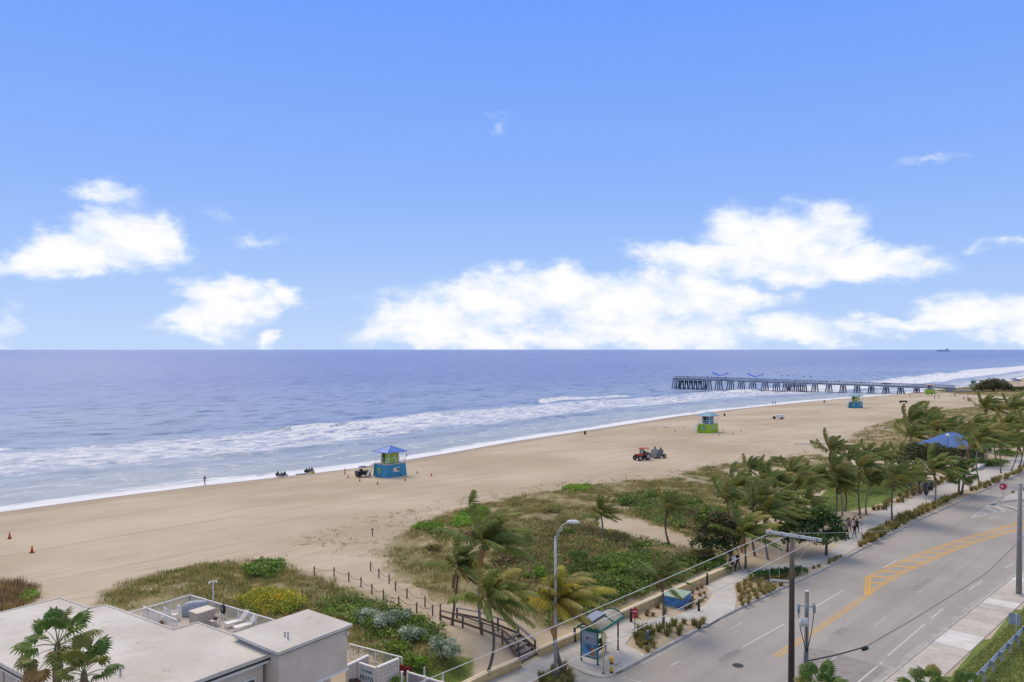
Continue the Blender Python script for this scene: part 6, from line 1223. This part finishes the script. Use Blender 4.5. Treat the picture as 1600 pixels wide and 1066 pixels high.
# ------------------------------------------------------------------ pier
DKZ = 3.9; PL0 = above(1053, 589, 505); PR0 = None
A_ = pl(1053, 590.5, DKZ); B_ = pl(1492, 605.5, 1.2); pier = thing('fishing_pier', 'long concrete fishing pier on raked piles reaching into the sea', 'pier', (A_.x, A_.y, -3)); dv = B_ - A_; Lp = dv.length; pang = math.atan2(dv.y, dv.x); pier.rotation_euler = (0, math.asin((A_.z - B_.z) / Lp), pang)
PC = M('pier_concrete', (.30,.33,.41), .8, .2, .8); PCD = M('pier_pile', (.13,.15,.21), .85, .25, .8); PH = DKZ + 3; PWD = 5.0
MB().box((Lp/2, 0, PH - .2), (Lp, PWD, .5)).build('deck', PC, pier); MB().box((Lp/2, 0, PH - .65), (Lp, PWD*.5, .5)).build('girder', PCD, pier); MB().box((9, 3, PH - .2), (18, 11, .52)).build('end_platform', PC, pier)
def along(px):   # parameter on the deck line seen at this column
    t0 = (px - 800) / F_PX; return ((t0 * A_.y - A_.x) / (dv.x - t0 * dv.y)) * Lp
xs = [1056,1062,1069,1076,1083,1090,1097,1106,1123,1141,1158,1176,1195,1213,1228,1236,1246,1255,1273,1295,1317,1339,1361,1384,1407,1432,1484]
for px in xs:
    s = along(px); wide = px in (1228,1236,1246,1255) or px < 1100
    MB().box((s, 1.2 if wide else 0, PH - .95), (3.0, PWD + (6 if wide else .8), .7)).build('pile_cap', PC, pier)
    g = along(px)
    for off_, lean in ((-2.2,-.7),(-.8,-.2),(.8,.2),(2.2,.7)) + (((4.5,.6),) if wide else ()):
        MB().tube([(s + lean * 3.2, off_ + lean * .6, -3.0 if px < 1380 else -1.0), (s + lean * 1.5, off_, PH - 1.1)], .34, 8).build('pile', PCD, pier)
rl = MB()
for y in (-PWD/2 + .1, PWD/2 - .1):
    for z in (.35, .75, 1.1): rl.beam((0,y,PH+z), (Lp,y,PH+z), .12, .12 if z < 1 else .18)
    for i in range(int(Lp / 2.2)): rl.box((i * 2.2, y, PH + .55), (.16,.16,1.1))
tag(rl.build('railing', M('pier_rail', (.30,.35,.45), .7, .15), pier), kind='stuff')
for px in (1125, 1180):
    s = along(px); g = MB(); w = 10/1600; vs = []
    for i in range(13):
        f = i / 12 - .5
        for j in range(5): h = j / 4 - .5; vs.append((s + f * 9.5, h * 5.5 * (1 - .3 * abs(f)), PH + 2.3 + 4.6 * abs(f) ** 1.2 - .5 * (h ** 2)))
    g.add(vs, [(i*5+j, i*5+j+1, (i+1)*5+j+1, (i+1)*5+j) for i in range(12) for j in range(4)], 0, True)
    o = g.build('shade_sail', M('sail_blue', (.06,.13,.72), .6, .1), pier); o.modifiers.new('thickness', 'SOLIDIFY').thickness = .22
    for f in (-.45, .45): MB().tube([(s + f * 8.5, 0, PH), (s + f * 8.5, 0, PH + 3.9)], .1, 6).build('sail_mast', GALV, pier)
for px in (1221, 1231, 1256, 1266):
    s = along(px); MB().tube([(s,0,PH),(s,0,PH+3.4)], .07, 6).build('lamp_mast', GALV, pier); MB().box((s,0,PH+3.5), (1.1,.9,.35), taper=.6).build('lamp_housing', BLACK, pier)
for px in (1311, 1321, 1429): s = along(px); MB().tube([(s,0,PH),(s,0,PH+3.2)], .06, 6).build('lamp_mast', GALV, pier)
MB().box((along(1484), 0, PH - 1.3), (3, PWD, 2.6)).build('abutment', PC, pier); MB().box((Lp + 7, 0, PH - 1.6), (14, PWD, .5)).build('approach', PC, pier); MB().box((along(1384), 0, PH + .9), (5, 1.0, .8)).build('kiosk', M('kiosk_dark', (.08,.08,.10), .6), pier)
# ship on the horizon
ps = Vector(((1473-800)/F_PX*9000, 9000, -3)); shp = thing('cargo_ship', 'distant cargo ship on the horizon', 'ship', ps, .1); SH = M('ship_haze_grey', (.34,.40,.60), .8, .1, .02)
MB().prism([(-75,-10),(65,-10),(82,0),(65,10),(-75,10)], 0, 12).build('hull', SH, shp); MB().box((55,0,22), (18,16,20)).build('bridge', SH, shp); MB().box((-10,0,15), (100,14,6)).build('cargo', SH, shp); MB().tube([(45,0,30),(45,0,40)], 2.5, 8).build('funnel', SH, shp)

# ------------------------------------------------------------------ people
def body_mesh(pose):
    me_ = bpy.data.meshes.new('body'); V = []; Ed = []; Rd = []
    def add(p, r, par=None):
        V.append(p); Rd.append(r)
        if par is not None: Ed.append((par, len(V) - 1))
        return len(V) - 1
    sit = pose == 'sit'; hz = .45 if sit else .93
    pel = add((0,0,hz), (.14,.11)); wa = add((0,.0,hz+.16), (.125,.095), pel); ch = add((0,0,hz+.38), (.15,.11), wa); sh_ = add((0,0,hz+.5), (.11,.085), ch); nk = add((0,.01,hz+.58), (.05,.055), sh_); h1 = add((0,.03,hz+.67), (.075,.088), nk); h2 = add((0,.02,hz+.76), (.078,.092), h1); add((0,.015,hz+.82), (.05,.06), h2); add((0,.125,hz+.69), (.012,.014), h1)
    st = .26 if pose == 'walk' else .03
    for s in (-1, 1):
        f = s * st
        if sit: kn = add((s*.13,.42,hz+.08), (.07,.07), add((s*.1,.06,hz-.03), (.095,.095), pel)); an = add((s*.13,.62,.08), (.042,.045), kn); add((s*.13,.78,.05), (.035,.03), an)
        else:
            hp = add((s*.095,.02,.86), (.095,.1), pel); kn = add((s*.1,f*.55+.03,.50), (.062,.066), hp); an = add((s*.1,f*1.0-.03*(f<0),.09+(.05 if f<0 else 0)), (.042,.044), kn); add((s*.11,f*1.0+.14,.045+(.0 if f>=0 else .02)), (.04,.03), an)
        so_ = add((s*.19,0,hz+.47), (.062,.062), sh_); el_ = add((s*.24,-f*.45-.02,hz+.2), (.043,.044), so_); wr = add((s*.25,-f*.9+.08,hz-.02), (.03,.032), el_); pa = add((s*.25,-f*.9+.11,hz-.09), (.033,.022), wr)
        for k in range(4): tip = add((s*.25 + .018*(k-1.5),-f*.9+.125,hz-.145-.012*(1-abs(k-1.5)/1.5)), (.009,.009), pa); add((s*.25 + .018*(k-1.5),-f*.9+.15,hz-.185), (.008,.008), tip)
        add((s*.25-s*.045,-f*.9+.13,hz-.12), (.010,.010), pa)
    me_.from_pydata(V, Ed, []); o = link(bpy.data.objects.new('tmp', me_)); o.modifiers.new('s', 'SKIN'); sv_ = me_.skin_vertices[0].data
    for i, r in enumerate(Rd): sv_[i].radius = r
    sv_[0].use_root = True; o.modifiers.new('d', 'SUBSURF').levels = 1
    dg = bpy.context.evaluated_depsgraph_get(); out = bpy.data.meshes.new_from_object(o.evaluated_get(dg)); bpy.data.objects.remove(o)
    for p in out.polygons:
        c_ = p.center; p.use_smooth = True
        if c_.z > hz + .56: p.material_index = 3 if (c_.z > hz + .79 or (c_.y < .0 and c_.z > hz + .64)) else 0
        elif abs(c_.x) > .17 and c_.z < hz + .3 and not (sit and c_.y > .2): p.material_index = 0
        elif c_.z > hz + .06 and c_.y < .25: p.material_index = 1
        elif c_.z < .08: p.material_index = 4
        else: p.material_index = 2
    return out
BODY = {k: body_mesh(k) for k in ('walk', 'stand', 'sit')}
SKIN = M('skin', (.42,.25,.17), .6, .08); SKIN2 = M('skin_tan', (.25,.14,.09), .6, .08); HAIR = M('hair_dark', (.03,.022,.018), .6); SHOE = M('shoe', (.06,.055,.05), .6)
def cl(n, c): return M('cloth_' + n, c, .85, .12, 4)
def person(label, px, py, pose, rz, shirt, trou, skin=SKIN, hair=HAIR, s=1.0, p=None, group=None):
    p = at(px, py) if p is None else p; me_ = BODY[pose].copy()
    for m_ in (skin, shirt, trou, hair, SHOE): me_.materials.append(m_)
    o = link(bpy.data.objects.new('person', me_)); o.location = p; o.rotation_euler.z = rz; o.scale = (s,) * 3; return tag(o, label, 'person', group)
blk, navy, gry, wht, pnk, jean, khk, red_, tea = cl('black',(.015,.015,.018)), cl('navy',(.03,.04,.09)), cl('grey',(.22,.23,.26)), cl('white',(.62,.64,.68)), cl('mauve',(.28,.17,.18)), cl('jeans',(.12,.13,.22)), cl('khaki',(.25,.20,.13)), cl('red',(.40,.06,.06)), cl('teal',(.08,.20,.24))
UD = math.atan2(CA, SA) - math.pi / 2       # a body facing along the coast
person('person in grey shirt and dark shorts, left of the four walkers', 1323, 841, 'walk', UD, gry, blk); person('person in mauve top behind the grey-shirted walker', 1327, 832, 'walk', UD, pnk, navy)
person('person in black top and jeans, nearest of the four walkers', 1335, 842, 'walk', UD, blk, jean); person('person all in black, right of the four walkers', 1339, 834, 'walk', UD, blk, blk, s=1.05)
person('person in pale jacket walking under the sea grape tree', 1146, 893, 'walk', UD + 3.1, wht, blk); person('person in dark clothes beside the pale-jacketed walker', 1153, 891, 'walk', UD + 3.1, blk, blk)
person('person in purple seated on the low wall behind the bus shelter', 0, 0, 'sit', UD - 1.5, cl('purple',(.06,.04,.13)), blk, p=pl(934, 988, .63) + Vector((0,0,-.36)))
person('person in white shirt standing on the sand left of the pavilion', 1394, 712, 'stand', UD, wht, jean, SKIN2); person('person in pale blue beside the white-shirted one', 1401, 713, 'stand', UD + 1, cl('paleblue',(.40,.48,.58)), khk)
person('person in dark wetsuit standing at the water edge on the left', 320, 757, 'walk', UD + 2, navy, navy); 
person('left of two people standing at the water below the pier', 1208, 632, 'stand', 0, blk, navy); person('right of two people standing at the water below the pier', 1212, 632, 'stand', .5, navy, blk)
for i, (px, py, sh_, tr_) in enumerate(((1414,617,navy,blk),(1422,623,gry,jean),(1450,619,blk,navy),(1455.5,619,navy,jean),(1460,624,jean,navy),(1467,624,navy,navy),(1492,620,gry,blk),(1506,625,wht,jean))):
    person(('leftmost volleyball player, in navy','second volleyball player from the left, in grey','third volleyball player from the left, before the lime tower','fourth volleyball player from the left, in navy top','fifth volleyball player from the left, in faded blue','sixth volleyball player from the left, all in navy','seventh volleyball player from the left, in grey top','rightmost volleyball player, in white top')[i], px, py, 'stand', i * .9, sh_, tr_, SKIN2, s=1.1)
for i, (px, py, sh_) in enumerate(((434.5,745,blk),(439.5,746.5,gry),(445,744.5,navy),(479,740,blk),(483,739,tea),(487.5,737,red_))):
    lb = ('left','middle','right')[i % 3] + (' of three beachgoers seated near the water' if i < 3 else ' of three beachgoers sitting with a yellow bag'); p = at(px, py)
    c_ = thing('beach_chair', 'low chair under the ' + lb, 'chair', p, 1.2, 'low beach chairs'); MB().box((0,0,.3), (.6,.55,.06)).build('seat', M('chair_cloth_%d' % (i % 3), ((.05,.05,.06),(.25,.24,.22),(.06,.09,.2))[i % 3], .8), c_); MB().beam((-.28,0,.3), (-.5,0,.85), .55, .05).build('backrest', M('chair_cloth_%d' % (i % 3)), c_)
    for a in (-.25,.25):
        for b_ in (-.25,.25): MB().box((a,b_,.14), (.04,.04,.3)).build('leg', GALV, c_)
    person(lb, 0, 0, 'sit', 1.2 - math.pi/2, sh_, blk, p=p + Vector((0,0,-.02)))
p = at(489, 740); o = MB().box((0,0,.25), (.7,.4,.5), taper=.8).build('beach_bag', M('bag_yellow', (.55,.45,.05), .7), loc=p); tag(o, 'yellow bag beside the seated beachgoers', 'bag')
p = at(470, 741); o = MB().box((0,0,.06), (2.0,.9,.1)).build('beach_towel', M('towel_dark', (.08,.08,.10), .9), loc=p, rz=.5); tag(o, 'dark towel spread left of the seated beachgoers', 'towel')
for i, (f, y) in enumerate(((.06,-2),(.085,-1.8),(.11,-2),(.14,-1.9),(.155,-2),(.18,-1.8),(.21,-2),(.27,-1.9),(.33,-1.8),(.40,-2),(.47,-1.9),(.56,-2),(.58,-1.7),(.70,-2),(.78,-1.9))):
    x = f * Lp; q = Vector((x * math.cos(pang) - y * math.sin(pang), x * math.sin(pang) + y * math.cos(pang), 0)) + A_; q.z = DKZ + .05 + f * (B_.z - A_.z)
    person('angler standing at the pier railing, a small dark figure', 0, 0, 'stand', i, (blk, navy, gry)[i % 3], blk, SKIN2, s=1.1, p=q, group='anglers along the pier railing')
